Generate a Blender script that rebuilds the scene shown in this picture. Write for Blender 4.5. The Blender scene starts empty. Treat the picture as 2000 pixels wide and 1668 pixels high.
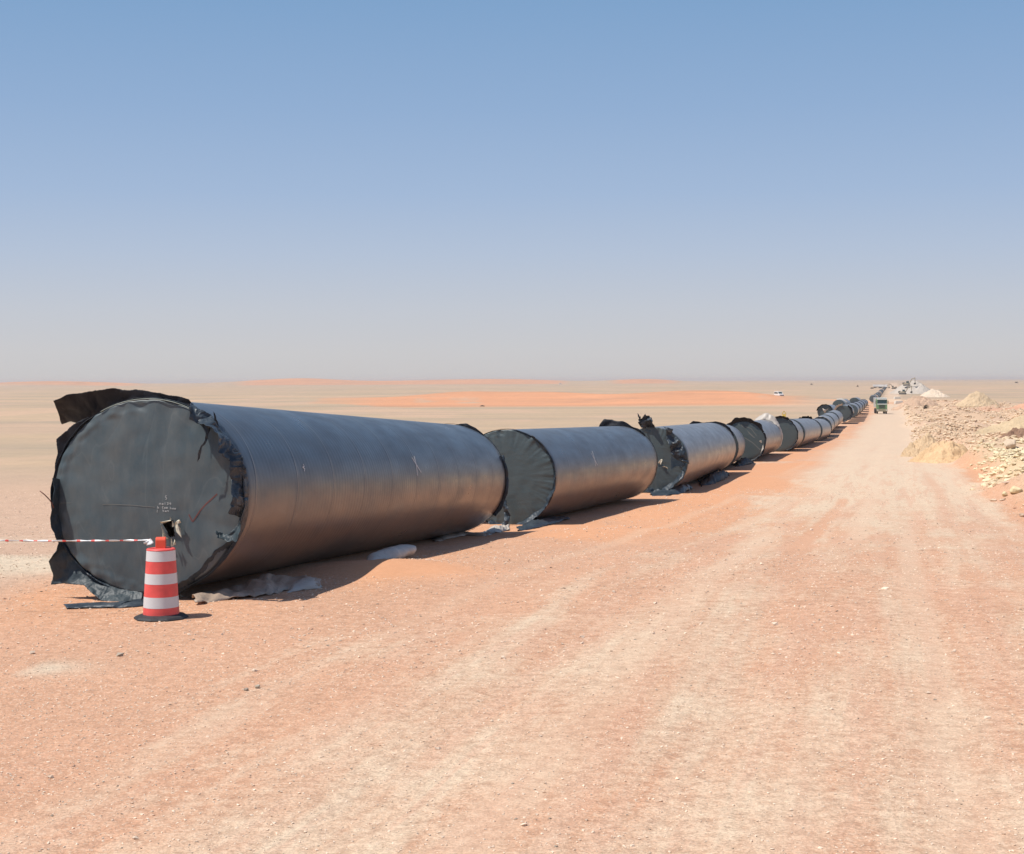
import bpy, bmesh, math, random
import numpy as np
from mathutils import Vector, Matrix, noise as mn

random.seed(7)
scene = bpy.context.scene
col = scene.collection

# ------------------------------------------------------------------ camera
F, CX, CY, CAMZ = 2900.0, 1000.0, 743.5, 2.25
ROLL = math.radians(0.26)
cam_d = bpy.data.cameras.new("camera")
cam = bpy.data.objects.new("camera", cam_d)
col.objects.link(cam)
cam.location = (0, 0, CAMZ)
cam.rotation_euler = (math.radians(90), ROLL, 0)
cam_d.sensor_width = 36
cam_d.lens = F / 2000 * 36
cam_d.shift_y = (CY - 834) / 2000
cam_d.clip_start = 0.1
cam_d.clip_end = 60000
scene.camera = cam

# ------------------------------------------------------------------ light
SKYK = .89
SUN_DIR = Vector((-0.45, -0.15, 0.90)).normalized()
elev = math.asin(SUN_DIR.z)
w = bpy.data.worlds.new("World")
scene.world = w
w.use_nodes = True
nt = w.node_tree
nt.nodes.clear()
wo = nt.nodes.new('ShaderNodeOutputWorld')
bg = nt.nodes.new('ShaderNodeBackground')
sky = nt.nodes.new('ShaderNodeTexSky')
sky.sky_type = 'NISHITA'
sky.sun_disc = False
sky.sun_elevation = elev
sky.sun_rotation = math.atan2(SUN_DIR.x, SUN_DIR.y)
sky.altitude = 600
sky.air_density = 1.0
sky.dust_density = 3.0
sky.ozone_density = 2.0
bg.inputs['Strength'].default_value = 0.10
sky.dust_density = 1.2
# desert haze band: the sky pales from blue to a dusty grey in its lowest degrees
tcw = nt.nodes.new('ShaderNodeTexCoord'); sxw = nt.nodes.new('ShaderNodeSeparateXYZ')
nt.links.new(tcw.outputs['Generated'], sxw.inputs[0])
rw = nt.nodes.new('ShaderNodeValToRGB'); nt.links.new(sxw.outputs[2], rw.inputs[0])
stops = [(0.0, (.560, .548, .548)), (.020, (.560, .560, .575)), (.048, (.515, .550, .612)), (.085, (.430, .512, .645)), (.125, (.345, .460, .645)), (.18, (.270, .402, .612)), (.245, (.205, .350, .570)), (.45, (.11, .235, .47)), (1.0, (.07, .16, .38))]
el = rw.color_ramp.elements
while len(el) < len(stops): el.new(.5)
for i_, (p_, c_) in enumerate(stops): el[i_].position = p_; el[i_].color = tuple(v * SKYK for v in c_) + (1,)
mrw = nt.nodes.new('ShaderNodeMapRange'); nt.links.new(sxw.outputs[2], mrw.inputs[0])
mrw.inputs[1].default_value = .26; mrw.inputs[2].default_value = .75; mrw.inputs[3].default_value = 0; mrw.inputs[4].default_value = 1
scl = nt.nodes.new('ShaderNodeVectorMath'); scl.operation = 'SCALE'; scl.inputs[3].default_value = 10.0
nt.links.new(rw.outputs[0], scl.inputs[0])
mxw = nt.nodes.new('ShaderNodeMix'); mxw.data_type = 'RGBA'; nt.links.new(mrw.outputs[0], mxw.inputs[0])
nt.links.new(scl.outputs[0], mxw.inputs[6]); nt.links.new(sky.outputs[0], mxw.inputs[7])
nt.links.new(mxw.outputs[2], bg.inputs[0])
nt.links.new(bg.outputs[0], wo.inputs[0])

sd = bpy.data.lights.new("sun", 'SUN')
sd.energy = 4.2
sd.angle = math.radians(0.55)
sd.color = (1.0, 0.95, 0.88)
so = bpy.data.objects.new("sun", sd)
so.rotation_euler = SUN_DIR.to_track_quat('Z', 'Y').to_euler()
col.objects.link(so)

vs = scene.view_settings
vs.view_transform = 'Standard'
vs.look = 'None'
vs.exposure = 0.25
vs.gamma = 1
scene.cycles.max_bounces = 6
scene.cycles.volume_bounces = 1

# ------------------------------------------------------------------ helpers
SR, CR = math.sin(ROLL), math.cos(ROLL)
def ray(px, py):
    a = (px - CX) / F
    b = (CY - py) / F
    return Vector((a * CR + b * SR, 1.0, -a * SR + b * CR))
def at(px, py, y):                                   # a point at depth y metres in front of the camera
    return Vector((0, 0, CAMZ)) + ray(px, py) * y

RD = 0.257                                           # the road's direction: x = RD*y + t
GY = np.array([-12000, 0, 16, 22, 28, 31.5, 41.5, 62, 76, 93, 122, 150, 198, 250, 309, 457, 600, 1100, 1500, 3000, 40000.])
GZ = np.array([-2.25, -2.25, -2.25, -2.5, -2.9, -3.08, -3.36, -3.85, -4.28, -4.5, -5.2, -5.9, -6.2, -6.6, -7.2, -7.5, -7.8, -7.9, -7.5, -7, -7.]) + CAMZ

def hash2(ix, iy, s):
    n = (ix.astype(np.int64) * 374761393 + iy.astype(np.int64) * 668265263 + s * 1442695041) & 0xffffffff
    n = ((n ^ (n >> 13)) * 1274126177) & 0xffffffff
    n = (n ^ (n >> 16)) & 0xffffffff
    return n.astype(np.float64) / 4294967295.0
def vnoise(x, y, s=0):
    x = np.asarray(x, float); y = np.asarray(y, float)
    ix = np.floor(x); iy = np.floor(y)
    fx = x - ix; fy = y - iy
    fx = fx * fx * (3 - 2 * fx); fy = fy * fy * (3 - 2 * fy)
    a = hash2(ix, iy, s); b = hash2(ix + 1, iy, s); c = hash2(ix, iy + 1, s); d = hash2(ix + 1, iy + 1, s)
    return (a * (1 - fx) + b * fx) * (1 - fy) + (c * (1 - fx) + d * fx) * fy
def fbm(x, y, s=0, o=4):
    v = 0; a = 0.5; t = 0
    for k in range(o):
        v = v + a * vnoise(x * 2 ** k + 17.3 * k, y * 2 ** k - 9.1 * k, s + k); t += a; a *= 0.5
    return v / t
def sst(v, a, b):
    u = np.clip((v - a) / (b - a), 0, 1)
    return u * u * (3 - 2 * u)
def bump(x, y, cx, cy, rx, ry, p=1.0):
    d = ((x - cx) / rx) ** 2 + ((y - cy) / ry) ** 2
    return np.exp(-d * p)

def berm_mask(t, y):
    edge = 2.9 + 1.1 * (fbm(y * 0.07, y * 0 + 3.1, 5, 3) - 0.5) * 2 + sst(y, 45, 25) * 0.6
    edge = edge - 1.2 * sst(y, 80, 140)
    m = sst(t, edge, edge + 1.6) * sst(y, 26, 40) * (1 - sst(y, 420, 520))
    far = 1 - sst(t, 17 + y * 0.02, 27 + y * 0.03)
    return m * far
def ground_h(x, y):
    x = np.asarray(x, float); y = np.asarray(y, float)
    t = x - RD * y
    h = np.interp(y, GY, GZ)
    # smooth the profile a little
    h = (h + np.interp(y - 3, GY, GZ) + np.interp(y + 3, GY, GZ)) / 3
    h = h + 0.05 * (fbm(x * 0.35, y * 0.35, 1, 3) - 0.5) * sst(y, -5, 10)
    # wheel ruts
    for r in (-2.9, -1.2, 0.4, 2.0):
        h = h - 0.018 * np.exp(-((t - r - 0.5 * (vnoise(y * 0.03, y * 0 + r, 9) - 0.5)) / 0.28) ** 2)
    m = berm_mask(t, y)
    lum = fbm(x * 0.22, y * 0.14, 21, 4)
    h = h + m * (0.28 + 2.6 * np.clip(lum - 0.36, 0, 1)) + m * 0.25 * (fbm(x * 1.3, y * 1.0, 31, 3) - 0.5)
    # trench edge / cut bank on the right
    h = h + m * 1.3 * sst(t, 8.2, 9.0) * (1 - sst(t, 12, 17)) * sst(y, 55, 66) * (1 - sst(y, 100, 120))
    # wind-blown drifts beside the pipes
    for (cx, cy, rx, ry, a) in ((-1.55, 18.7, 0.9, 1.0, 0.10), (-3.2, 15.0, 1.2, .5, 0.03), (1.9, 27.5, 1.8, 1.6, 0.10), (0.35, 24.6, 1.0, .9, .06), (4.0, 34, 1.6, 4, 0.10), (-7.2, 19, 2.5, 1.6, 0.16)):
        h = h + a * bump(x, y, cx, cy, rx, ry)
    # low dunes in the middle distance and on the horizon
    for (cx, cy, rx, ry, a) in DUNES:
        h = h + a * bump(x, y, cx, cy, rx, ry)
    # earth roughness far away
    h = h + 0.5 * (fbm(x * 0.012, y * 0.012, 41, 3) - 0.5) * sst(y, 120, 500)
    return h
def px_x(px, y): return (px - CX) / F * y
DUNES = [(px_x(1380, 560), 560, 26, 60, 2.1), (px_x(1180, 600), 600, 34, 60, 1.2), (px_x(1060, 650), 650, 24, 60, 1.9), (px_x(900, 650), 650, 22, 60, 2.2),
         (px_x(700, 600), 600, 40, 50, 0.9), (px_x(1480, 520), 520, 16, 60, 1.2), (px_x(1300, 540), 540, 26, 60, 1.4), (px_x(960, 600), 620, 40, 50, 0.9),
         (px_x(60, 3200), 3200, 140, 250, 8.5), (px_x(590, 3600), 3600, 120, 250, 8.5), (px_x(800, 3600), 3600, 330, 250, 7.5), (px_x(1260, 3600), 3600, 110, 250, 8.5), (px_x(1000, 3700), 3700, 200, 250, 7.0), (px_x(480, 3500), 3500, 160, 250, 5), (px_x(200, 3400), 3400, 130, 250, 5)]
def gh(x, y): return float(ground_h(np.array([x]), np.array([y]))[0])
def on_ground(px, py):                               # where the sight line through a pixel meets the ground
    d = ray(px, py); y = np.geomspace(3, 6000, 3000)
    k = np.argmax(CAMZ + d.z * y <= ground_h(d.x * y, y))
    return Vector((0, 0, CAMZ)) + d * float(y[k])

def mesh_np(name, V, Fc, mat, parent=None, smooth=True, cols=None, uniform=None):
    V = np.asarray(V, np.float32)
    me = bpy.data.meshes.new(name)
    if isinstance(Fc, np.ndarray):
        k = Fc.shape[1]
        me.vertices.add(len(V)); me.vertices.foreach_set('co', V.ravel())
        me.loops.add(Fc.size); me.loops.foreach_set('vertex_index', Fc.ravel().astype(np.int32))
        me.polygons.add(len(Fc))
        me.polygons.foreach_set('loop_start', np.arange(0, Fc.size, k, dtype=np.int32))
        me.polygons.foreach_set('loop_total', np.full(len(Fc), k, np.int32))
        me.update(calc_edges=True)
    else:
        me.from_pydata([tuple(map(float, v)) for v in V], [], Fc)
    me.polygons.foreach_set('use_smooth', np.full(len(me.polygons), smooth))
    if cols is not None:
        for nm, arr in cols.items():
            at_ = me.color_attributes.new(nm, 'FLOAT_COLOR', 'POINT')
            a4 = np.ones((len(V), 4), np.float32)
            arr = np.asarray(arr, np.float32)
            if arr.ndim == 1: arr = arr[:, None].repeat(3, 1)
            a4[:, :3] = arr
            at_.data.foreach_set('color', a4.ravel())
    me.update()
    if mat: me.materials.append(mat)
    o = bpy.data.objects.new(name, me)
    col.objects.link(o)
    if parent: o.parent = parent
    return o
def tag(o, label=None, cat=None, group=None, kind=None):
    if label: o['label'] = label
    if cat: o['category'] = cat
    if group: o['group'] = group
    if kind: o['kind'] = kind
    return o
def thing(name, loc, rz=0.0):
    o = bpy.data.objects.new(name, None)
    col.objects.link(o); o.location = loc; o.rotation_euler = (0, 0, rz)
    o.empty_display_size = 0.2
    return o
def copy_tree(o, parent=None):
    c = o.copy(); col.objects.link(c)
    if parent: c.parent = parent
    for ch in list(o.children): copy_tree(ch, c)
    return c

class MB:
    def __init__(s): s.v = []; s.f = []
    def add(s, V, Fc):
        b = len(s.v); s.v += [tuple(v) for v in V]; s.f += [tuple(i + b for i in f) for f in Fc]; return s
    def box(s, x0, x1, y0, y1, z0, z1, tx=0, ty=0):      # tx, ty: how far the top is drawn in
        return s.add([(x0, y0, z0), (x1, y0, z0), (x1, y1, z0), (x0, y1, z0), (x0 + tx, y0 + ty, z1), (x1 - tx, y0 + ty, z1), (x1 - tx, y1 - ty, z1), (x0 + tx, y1 - ty, z1)],
                     [(3, 2, 1, 0), (4, 5, 6, 7), (0, 1, 5, 4), (1, 2, 6, 5), (2, 3, 7, 6), (3, 0, 4, 7)])
    def prism(s, poly, x0, x1):                          # poly in (y, z), extruded along x
        n = len(poly)
        V = [(x0, a, b) for a, b in poly] + [(x1, a, b) for a, b in poly]
        return s.add(V, [tuple(range(n)), tuple(range(2 * n - 1, n - 1, -1))] + [(i + n, (i + 1) % n + n, (i + 1) % n, i) for i in range(n)])
    def lathe(s, prof, n=32, cx=0, cy=0):                # prof (r, z)
        V = []; Fc = []
        for r, z in prof:
            for k in range(n):
                a = 2 * math.pi * k / n; V.append((cx + r * math.cos(a), cy + r * math.sin(a), z))
        for j in range(len(prof) - 1):
            for k in range(n):
                k2 = (k + 1) % n; Fc.append((j * n + k, j * n + k2, (j + 1) * n + k2, (j + 1) * n + k))
        return s.add(V, Fc)
    def wheel(s, cx, cy, cz, r, wd, n=20):               # axle along x
        prof = [(0, -wd / 2), (r * .8, -wd / 2), (r, -wd / 2 + wd * .15), (r, wd / 2 - wd * .15), (r * .8, wd / 2), (0, wd / 2)]
        V = []; Fc = []
        for rr, h in prof:
            for k in range(n):
                a = 2 * math.pi * k / n; V.append((cx + h, cy + rr * math.cos(a), cz + rr * math.sin(a)))
        for j in range(len(prof) - 1):
            for k in range(n):
                k2 = (k + 1) % n; Fc.append((j * n + k, j * n + k2, (j + 1) * n + k2, (j + 1) * n + k))
        return s.add(V, Fc)
    def build(s, name, mat, parent=None, smooth=False, bevel=0):
        o = mesh_np(name, s.v, s.f, mat, parent, smooth)
        if bevel:
            m = o.modifiers.new('bevel', 'BEVEL'); m.width = bevel; m.segments = 2
        return o

# ------------------------------------------------------------------ materials
def newmat(name, rough=0.6, spec=0.5):
    m = bpy.data.materials.new(name); m.use_nodes = True
    b = m.node_tree.nodes['Principled BSDF']
    b.inputs['Roughness'].default_value = rough
    b.inputs['Specular IOR Level'].default_value = spec
    return m, m.node_tree, b
def N(nt, kind, **kw):
    n = nt.nodes.new(kind)
    for k, v in kw.items():
        if k in n.inputs: n.inputs[k].default_value = v
        else: setattr(n, k, v)
    return n
def noise_n(nt, vec, scale, detail=4, rough=.55):
    n = nt.nodes.new('ShaderNodeTexNoise'); n.inputs['Scale'].default_value = scale
    n.inputs['Detail'].default_value = detail; n.inputs['Roughness'].default_value = rough
    if vec: nt.links.new(vec, n.inputs['Vector'])
    return n.outputs['Fac']
def ramp(nt, fac, stops):
    r = nt.nodes.new('ShaderNodeValToRGB'); nt.links.new(fac, r.inputs[0])
    e = r.color_ramp.elements
    while len(e) < len(stops): e.new(0.5)
    for i, (p, c) in enumerate(stops):
        e[i].position = p; e[i].color = (*c, 1) if len(c) == 3 else c
    return r.outputs[0]
def g3(v): return (v, v, v)
def mixc(nt, fac, a, b, mode='MIX'):
    m = nt.nodes.new('ShaderNodeMix'); m.data_type = 'RGBA'; m.blend_type = mode
    for s, i in ((fac, 0), (a, 6), (b, 7)):
        if isinstance(s, (int, float)): m.inputs[i].default_value = s
        elif isinstance(s, tuple): m.inputs[i].default_value = (*s, 1)
        else: nt.links.new(s, m.inputs[i])
    return m.outputs[2]
def mth(nt, op, a, b=None):
    m = nt.nodes.new('ShaderNodeMath'); m.operation = op
    for i, s in enumerate((a, b)):
        if s is None: continue
        if isinstance(s, (int, float)): m.inputs[i].default_value = s
        else: nt.links.new(s, m.inputs[i])
    return m.outputs[0]
def bumpn(nt, b, h, strength=.5, dist=.02):
    n = nt.nodes.new('ShaderNodeBump'); n.inputs['Strength'].default_value = strength; n.inputs['Distance'].default_value = dist
    nt.links.new(h, n.inputs['Height']); nt.links.new(n.outputs[0], b.inputs['Normal'])
def objco(nt):
    t = nt.nodes.new('ShaderNodeTexCoord'); return t.outputs['Object']
def mapped(nt, vec, scale=(1, 1, 1), rot=(0, 0, 0)):
    m = nt.nodes.new('ShaderNodeMapping'); m.inputs['Scale'].default_value = scale; m.inputs['Rotation'].default_value = rot
    nt.links.new(vec, m.inputs['Vector']); return m.outputs[0]

def plain(name, c, rough=.55, var=.12, scale=6.0, spec=.5, metal=0, bmp=0):
    m, nt, b = newmat(name, rough, spec)
    b.inputs['Metallic'].default_value = metal
    co = objco(nt)
    f = noise_n(nt, co, scale, 5)
    lo = tuple(max(0, v * (1 - var)) for v in c); hi = tuple(min(1, v * (1 + var)) for v in c)
    nt.links.new(ramp(nt, f, [(.3, lo), (.7, hi)]), b.inputs['Base Color'])
    if bmp: bumpn(nt, b, noise_n(nt, co, scale * 4, 4), bmp, .02)
    return m

# ground: colour layout in the vertex colour, grain and streaks in the shader
def ground_mat():
    m, nt, b = newmat('desert_ground', 0.9, 0.2)
    co = objco(nt)
    va = nt.nodes.new('ShaderNodeVertexColor'); va.layer_name = 'soil'
    vm = nt.nodes.new('ShaderNodeVertexColor'); vm.layer_name = 'mask'     # r streaks of road gravel, g grain, b far bands
    sep = nt.nodes.new('ShaderNodeSeparateColor'); nt.links.new(vm.outputs[0], sep.inputs[0])
    rot = math.atan(RD)
    st = mapped(nt, mapped(nt, co, rot=(0, 0, rot)), (1.1, .085, 1))
    s1 = noise_n(nt, st, 1.3, 6, .6)
    st2 = mapped(nt, mapped(nt, co, rot=(0, 0, rot)), (3.2, .16, 1))
    s2 = noise_n(nt, st2, 1.6, 5, .6)
    big = noise_n(nt, co, .55, 6, .65)
    gr = noise_n(nt, co, 9.0, 6, .75)
    fine = noise_n(nt, co, 55.0, 3, .7)
    f = mth(nt, 'ADD', mth(nt, 'MULTIPLY', s1, .45), mth(nt, 'MULTIPLY', s2, .25))
    f = mth(nt, 'ADD', f, mth(nt, 'MULTIPLY', big, .30))
    k = mth(nt, 'ADD', f, mth(nt, 'MULTIPLY', mth(nt, 'SUBTRACT', sep.outputs[0], .5), .55))
    k = mth(nt, 'ADD', k, mth(nt, 'MULTIPLY', mth(nt, 'SUBTRACT', gr, .5), .22))
    pale = ramp(nt, k, [(.465, g3(0)), (.625, g3(1))])
    c = mixc(nt, mth(nt, 'MULTIPLY', pale, sep.outputs[1]), va.outputs[0], (.62, .475, .335))
    # red-orange sand strips swept along the road
    rd = ramp(nt, mth(nt, 'ADD', s2, mth(nt, 'MULTIPLY', mth(nt, 'SUBTRACT', s1, .5), -.7)), [(.50, g3(0)), (.60, g3(.85))])
    c = mixc(nt, mth(nt, 'MULTIPLY', mth(nt, 'MULTIPLY', rd, sep.outputs[0]), mth(nt, 'POWER', sep.outputs[1], 2.0)), c, (.56, .325, .215))
    # grain
    g1 = ramp(nt, gr, [(.25, g3(.72)), (.5, g3(1.0)), (.75, g3(1.2))])
    g2 = ramp(nt, fine, [(.3, g3(.72)), (.5, g3(1.0)), (.7, g3(1.28))])
    gg = mixc(nt, sep.outputs[1], (1., 1., 1.), mixc(nt, 1.0, g1, g2, 'MULTIPLY'))
    c = mixc(nt, 1.0, c, gg, 'MULTIPLY')
    # pale grit showing through
    sp = noise_n(nt, co, 32.0, 2, .5)
    gk = ramp(nt, mth(nt, 'ADD', sp, mth(nt, 'MULTIPLY', mth(nt, 'SUBTRACT', gr, .5), .35)), [(.565, g3(0)), (.64, g3(.5))])
    c = mixc(nt, mth(nt, 'MULTIPLY', gk, sep.outputs[1]), c, (.70, .52, .375))
    dk = ramp(nt, noise_n(nt, mapped(nt, co, (1, 1, 1), (0, 0, .4)), 38.0, 2, .5), [(.30, g3(.5)), (.38, g3(0))])
    c = mixc(nt, mth(nt, 'MULTIPLY', dk, sep.outputs[1]), c, (.34, .22, .155))
    # horizontal banding of the far plain
    fb = mapped(nt, co, (.004, .022, 1))
    fbn = noise_n(nt, fb, 1.0, 7, .65)
    c2 = mixc(nt, ramp(nt, fbn, [(.38, g3(0)), (.62, g3(1))]), (.85, .87, .88), (1.14, 1.07, 1.0))
    c = mixc(nt, 1.0, c, mixc(nt, sep.outputs[2], (1., 1., 1.), c2), 'MULTIPLY')
    nt.links.new(c, b.inputs['Base Color'])
    hh = mth(nt, 'ADD', mth(nt, 'MULTIPLY', gr, 1.6), mth(nt, 'MULTIPLY', fine, .35))
    bp = nt.nodes.new('ShaderNodeBump'); bp.inputs['Distance'].default_value = .03
    nt.links.new(mth(nt, 'MULTIPLY', sep.outputs[1], .6), bp.inputs['Strength'])
    nt.links.new(hh, bp.inputs['Height']); nt.links.new(bp.outputs[0], b.inputs['Normal'])
    return m
def rock_mat(name='broken_rock'):
    m, nt, b = newmat(name, .9, .2)
    va = nt.nodes.new('ShaderNodeVertexColor'); va.layer_name = 'soil'
    f = noise_n(nt, objco(nt), 9, 5, .7)
    nt.links.new(mixc(nt, 1.0, va.outputs[0], ramp(nt, f, [(.3, g3(.82)), (.7, g3(1.12))]), 'MULTIPLY'), b.inputs['Base Color'])
    bumpn(nt, b, noise_n(nt, objco(nt), 30, 4), .4, .02)
    return m
def pipe_mat(name, strong=1.0, seed=0.0, dust=0.0):
    m, nt, b = newmat(name, .34, .65)
    co = objco(nt)
    sx = nt.nodes.new('ShaderNodeSeparateXYZ'); nt.links.new(co, sx.inputs[0])
    ang = mth(nt, 'ARCTAN2', sx.outputs[0], mth(nt, 'SUBTRACT', sx.outputs[2], 1.025))
    ang = mth(nt, 'DIVIDE', ang, 2 * math.pi)
    y = sx.outputs[1]
    def helix(pitch, off=0):
        u = mth(nt, 'ADD', mth(nt, 'DIVIDE', mth(nt, 'ADD', y, off + seed), pitch), ang)
        return mth(nt, 'FRACT', u)
    wob = mth(nt, 'MULTIPLY', noise_n(nt, co, 1.2, 2), .12)
    def ridge(fr, w):   # a narrow raised line once per turn
        d = mth(nt, 'ABSOLUTE', mth(nt, 'SUBTRACT', fr, .5))
        return mth(nt, 'SUBTRACT', 1.0, mth(nt, 'MINIMUM', mth(nt, 'DIVIDE', d, w), 1.0))
    big = ridge(helix(1.25), .022)
    med = ridge(helix(.42, .17), .07)
    fi = mth(nt, 'SINE', mth(nt, 'MULTIPLY', mth(nt, 'ADD', mth(nt, 'DIVIDE', mth(nt, 'ADD', y, wob), .105), ang), 2 * math.pi))
    patch = ramp(nt, noise_n(nt, mapped(nt, co, (.35, .22, .35)), 1.6, 3), [(.4, g3(.15)), (.62, g3(1))])
    h = mth(nt, 'ADD', mth(nt, 'MULTIPLY', big, 1.5), mth(nt, 'MULTIPLY', med, .25))
    h = mth(nt, 'ADD', h, mth(nt, 'MULTIPLY', mth(nt, 'MULTIPLY', fi, patch), .30))
    h = mth(nt, 'ADD', h, mth(nt, 'MULTIPLY', noise_n(nt, mapped(nt, co, (1, .35, 1)), .9, 2), 1.2))
    bumpn(nt, b, h, .42 * strong, .007)
    base = ramp(nt, noise_n(nt, mapped(nt, co, (.6, 3.0, .6)), 1.0, 6, .65), [(.3, tuple(v + dust * .9 for v in (.034, .052, .070))), (.7, tuple(v + dust * 1.1 for v in (.060, .078, .092)))])  # blue in the base adds the reflected sky to the coating colour
    # pale dust in the lap lines; dust and painted sand reflection low on the flanks
    dl = mth(nt, 'MULTIPLY', ridge(helix(1.25, -.01), .012), .40 if strong > .4 else 0.0)
    base = mixc(nt, dl, base, (.22, .21, .20))
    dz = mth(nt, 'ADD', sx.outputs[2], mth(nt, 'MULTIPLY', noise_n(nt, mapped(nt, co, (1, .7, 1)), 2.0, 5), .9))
    low = ramp(nt, mth(nt, 'DIVIDE', dz, 2.6), [(.16, g3(.35 + dust)), (.34, g3(.80 + dust)), (.60, g3(.06 + dust))])  # painted brown thins underneath, where shaded sand would reflect dark
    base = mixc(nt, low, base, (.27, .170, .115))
    nt.links.new(base, b.inputs['Base Color'])
    nt.links.new(ramp(nt, noise_n(nt, mapped(nt, co, (1, .4, 1)), 3.0, 5), [(.3, g3(.27)), (.7, g3(.42))]), b.inputs['Roughness'])
    return m
def plastic_mat(name, c, rough=.4, wr=.6, sc=5.0, dust=(.12, .11, .095), dustk=.5, trans=0, mscale=(1, 1, 1), crease=.0):
    m, nt, b = newmat(name, rough, .5)
    co = mapped(nt, objco(nt), mscale)
    f = noise_n(nt, co, 1.4, 6, .7)
    c1 = mixc(nt, ramp(nt, f, [(.38, g3(0)), (.68, g3(dustk))]), c, dust)
    # thin pale creases
    wv = nt.nodes.new('ShaderNodeTexNoise'); wv.inputs['Scale'].default_value = sc * .8; wv.inputs['Detail'].default_value = 3; wv.inputs['Distortion'].default_value = .6
    nt.links.new(co, wv.inputs['Vector'])
    cr = mth(nt, 'ABSOLUTE', mth(nt, 'SUBTRACT', wv.outputs[0], .5))
    line = ramp(nt, cr, [(0, g3(crease)), (.008, g3(0))])
    c1 = mixc(nt, line, c1, tuple(min(1, v * 2.5 + .05) for v in dust))
    nt.links.new(c1, b.inputs['Base Color'])
    hh = mth(nt, 'ADD', noise_n(nt, co, sc, 3, .5), mth(nt, 'MULTIPLY', mth(nt, 'MINIMUM', mth(nt, 'MULTIPLY', cr, 8.0), 1.0), .12))
    bumpn(nt, b, hh, wr, .05)
    if trans:
        b.inputs['Transmission Weight'].default_value = trans; b.inputs['IOR'].default_value = 1.05
    return m

M = {}
M['ground'] = ground_mat()
M['rock'] = rock_mat()
M['cover'] = plastic_mat('dark_plastic_cover', (.054, .082, .096), .5, .3, 1.2, (.120, .132, .128), .8, crease=.06, mscale=(1.6, 1, .7))
M['cover_pleat'] = plastic_mat('pleated_plastic_cover', (.055, .080, .088), .45, .35, 2.2, (.08, .09, .085), .45, mscale=(.6, .6, 1.6))
M['torn'] = plastic_mat('torn_black_plastic', (.020, .031, .044), .42, .6, 6.0, (.09, .11, .125), .5)
M['torn_teal'] = plastic_mat('torn_slate_plastic', (.028, .044, .053), .5, .5, 6.0, (.07, .082, .088), .4)
M['torn_dark'] = plastic_mat('black_plastic_wrap', (.007, .009, .014), .58, .4, 5.0, (.022, .024, .030), .3)
for _k in ('torn_dark', 'torn', 'torn_teal'): M[_k].node_tree.nodes['Principled BSDF'].inputs['Specular IOR Level'].default_value = .3
M['white_plastic'] = plastic_mat('white_plastic', (.46, .42, .37), .5, .4, 6.0, (.5, .42, .34), .4)
M['grey_sheet'] = plastic_mat('dusty_translucent_sheet', (.33, .255, .195), .5, .5, 6.0, (.45, .32, .23), .7)
M['red'] = plain('red_plastic', (.74, .095, .085), .5, .15, 9)
M['red_dark'] = plain('dark_red_plastic', (.25, .015, .02), .5)
M['orange_red'] = plain('orange_red_plastic', (.75, .10, .05), .4)
M['white_tape'] = plain('white_reflective', (.62, .63, .64), .35, .05)
M['rubber'] = plain('black_rubber', (.025, .025, .028), .7, .3, bmp=.4)
M['chalk'] = plain('white_chalk', (.62, .64, .62), .9)
M['chalk_faint'] = plain('faint_chalk', (.16, .17, .16), .9)
M['chalk_dim'] = plain('dim_chalk', (.36, .38, .38), .9)
M['redmark'] = plain('faint_red_paint', (.14, .05, .045), .8)
M['tear_edge'] = plain('pale_torn_edge', (.56, .53, .42), .7, .25, 30)
M['rim'] = plain('dull_pipe_rim', (.22, .25, .22), .6)
M['green'] = plain('green_paint', (.17, .31, .15), .55, .25)
M['white_paint'] = plain('white_paint', (.78, .78, .76), .4, .05)
M['glass'] = plain('dark_glass', (.03, .06, .06), .1)
M['khaki'] = plain('dusty_bumper', (.30, .27, .18), .7, .3)
M['dark_steel'] = plain('dark_steel', (.05, .05, .05), .6)
M['lamp'] = plain('headlamp_glass', (.6, .6, .55), .15)
M['yellow'] = plain('yellow_paint', (.72, .50, .08), .5)
M['machine_yellow'] = plain('dusty_machine_paint', (.34, .29, .20), .6)
M['rust'] = plain('rusty_wire', (.16, .07, .05), .8)
M['shrub'] = plain('dry_shrub', (.09, .07, .045), .9, .4, 3)
M['wood'] = plain('weathered_wood', (.42, .33, .24), .9, .2, 8)
M['concrete'] = plain('pale_block', (.62, .58, .50), .9, .15)
for i in range(8): M['pipe%d' % i] = pipe_mat('pipe_coating_%s' % 'abcdefgh'[i], (1.0, .75, .5, .3, .3, .2, .2, .2)[i], i * .37, (.0, .02, .08, .08, .1, .1, .12, .14)[i])

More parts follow.
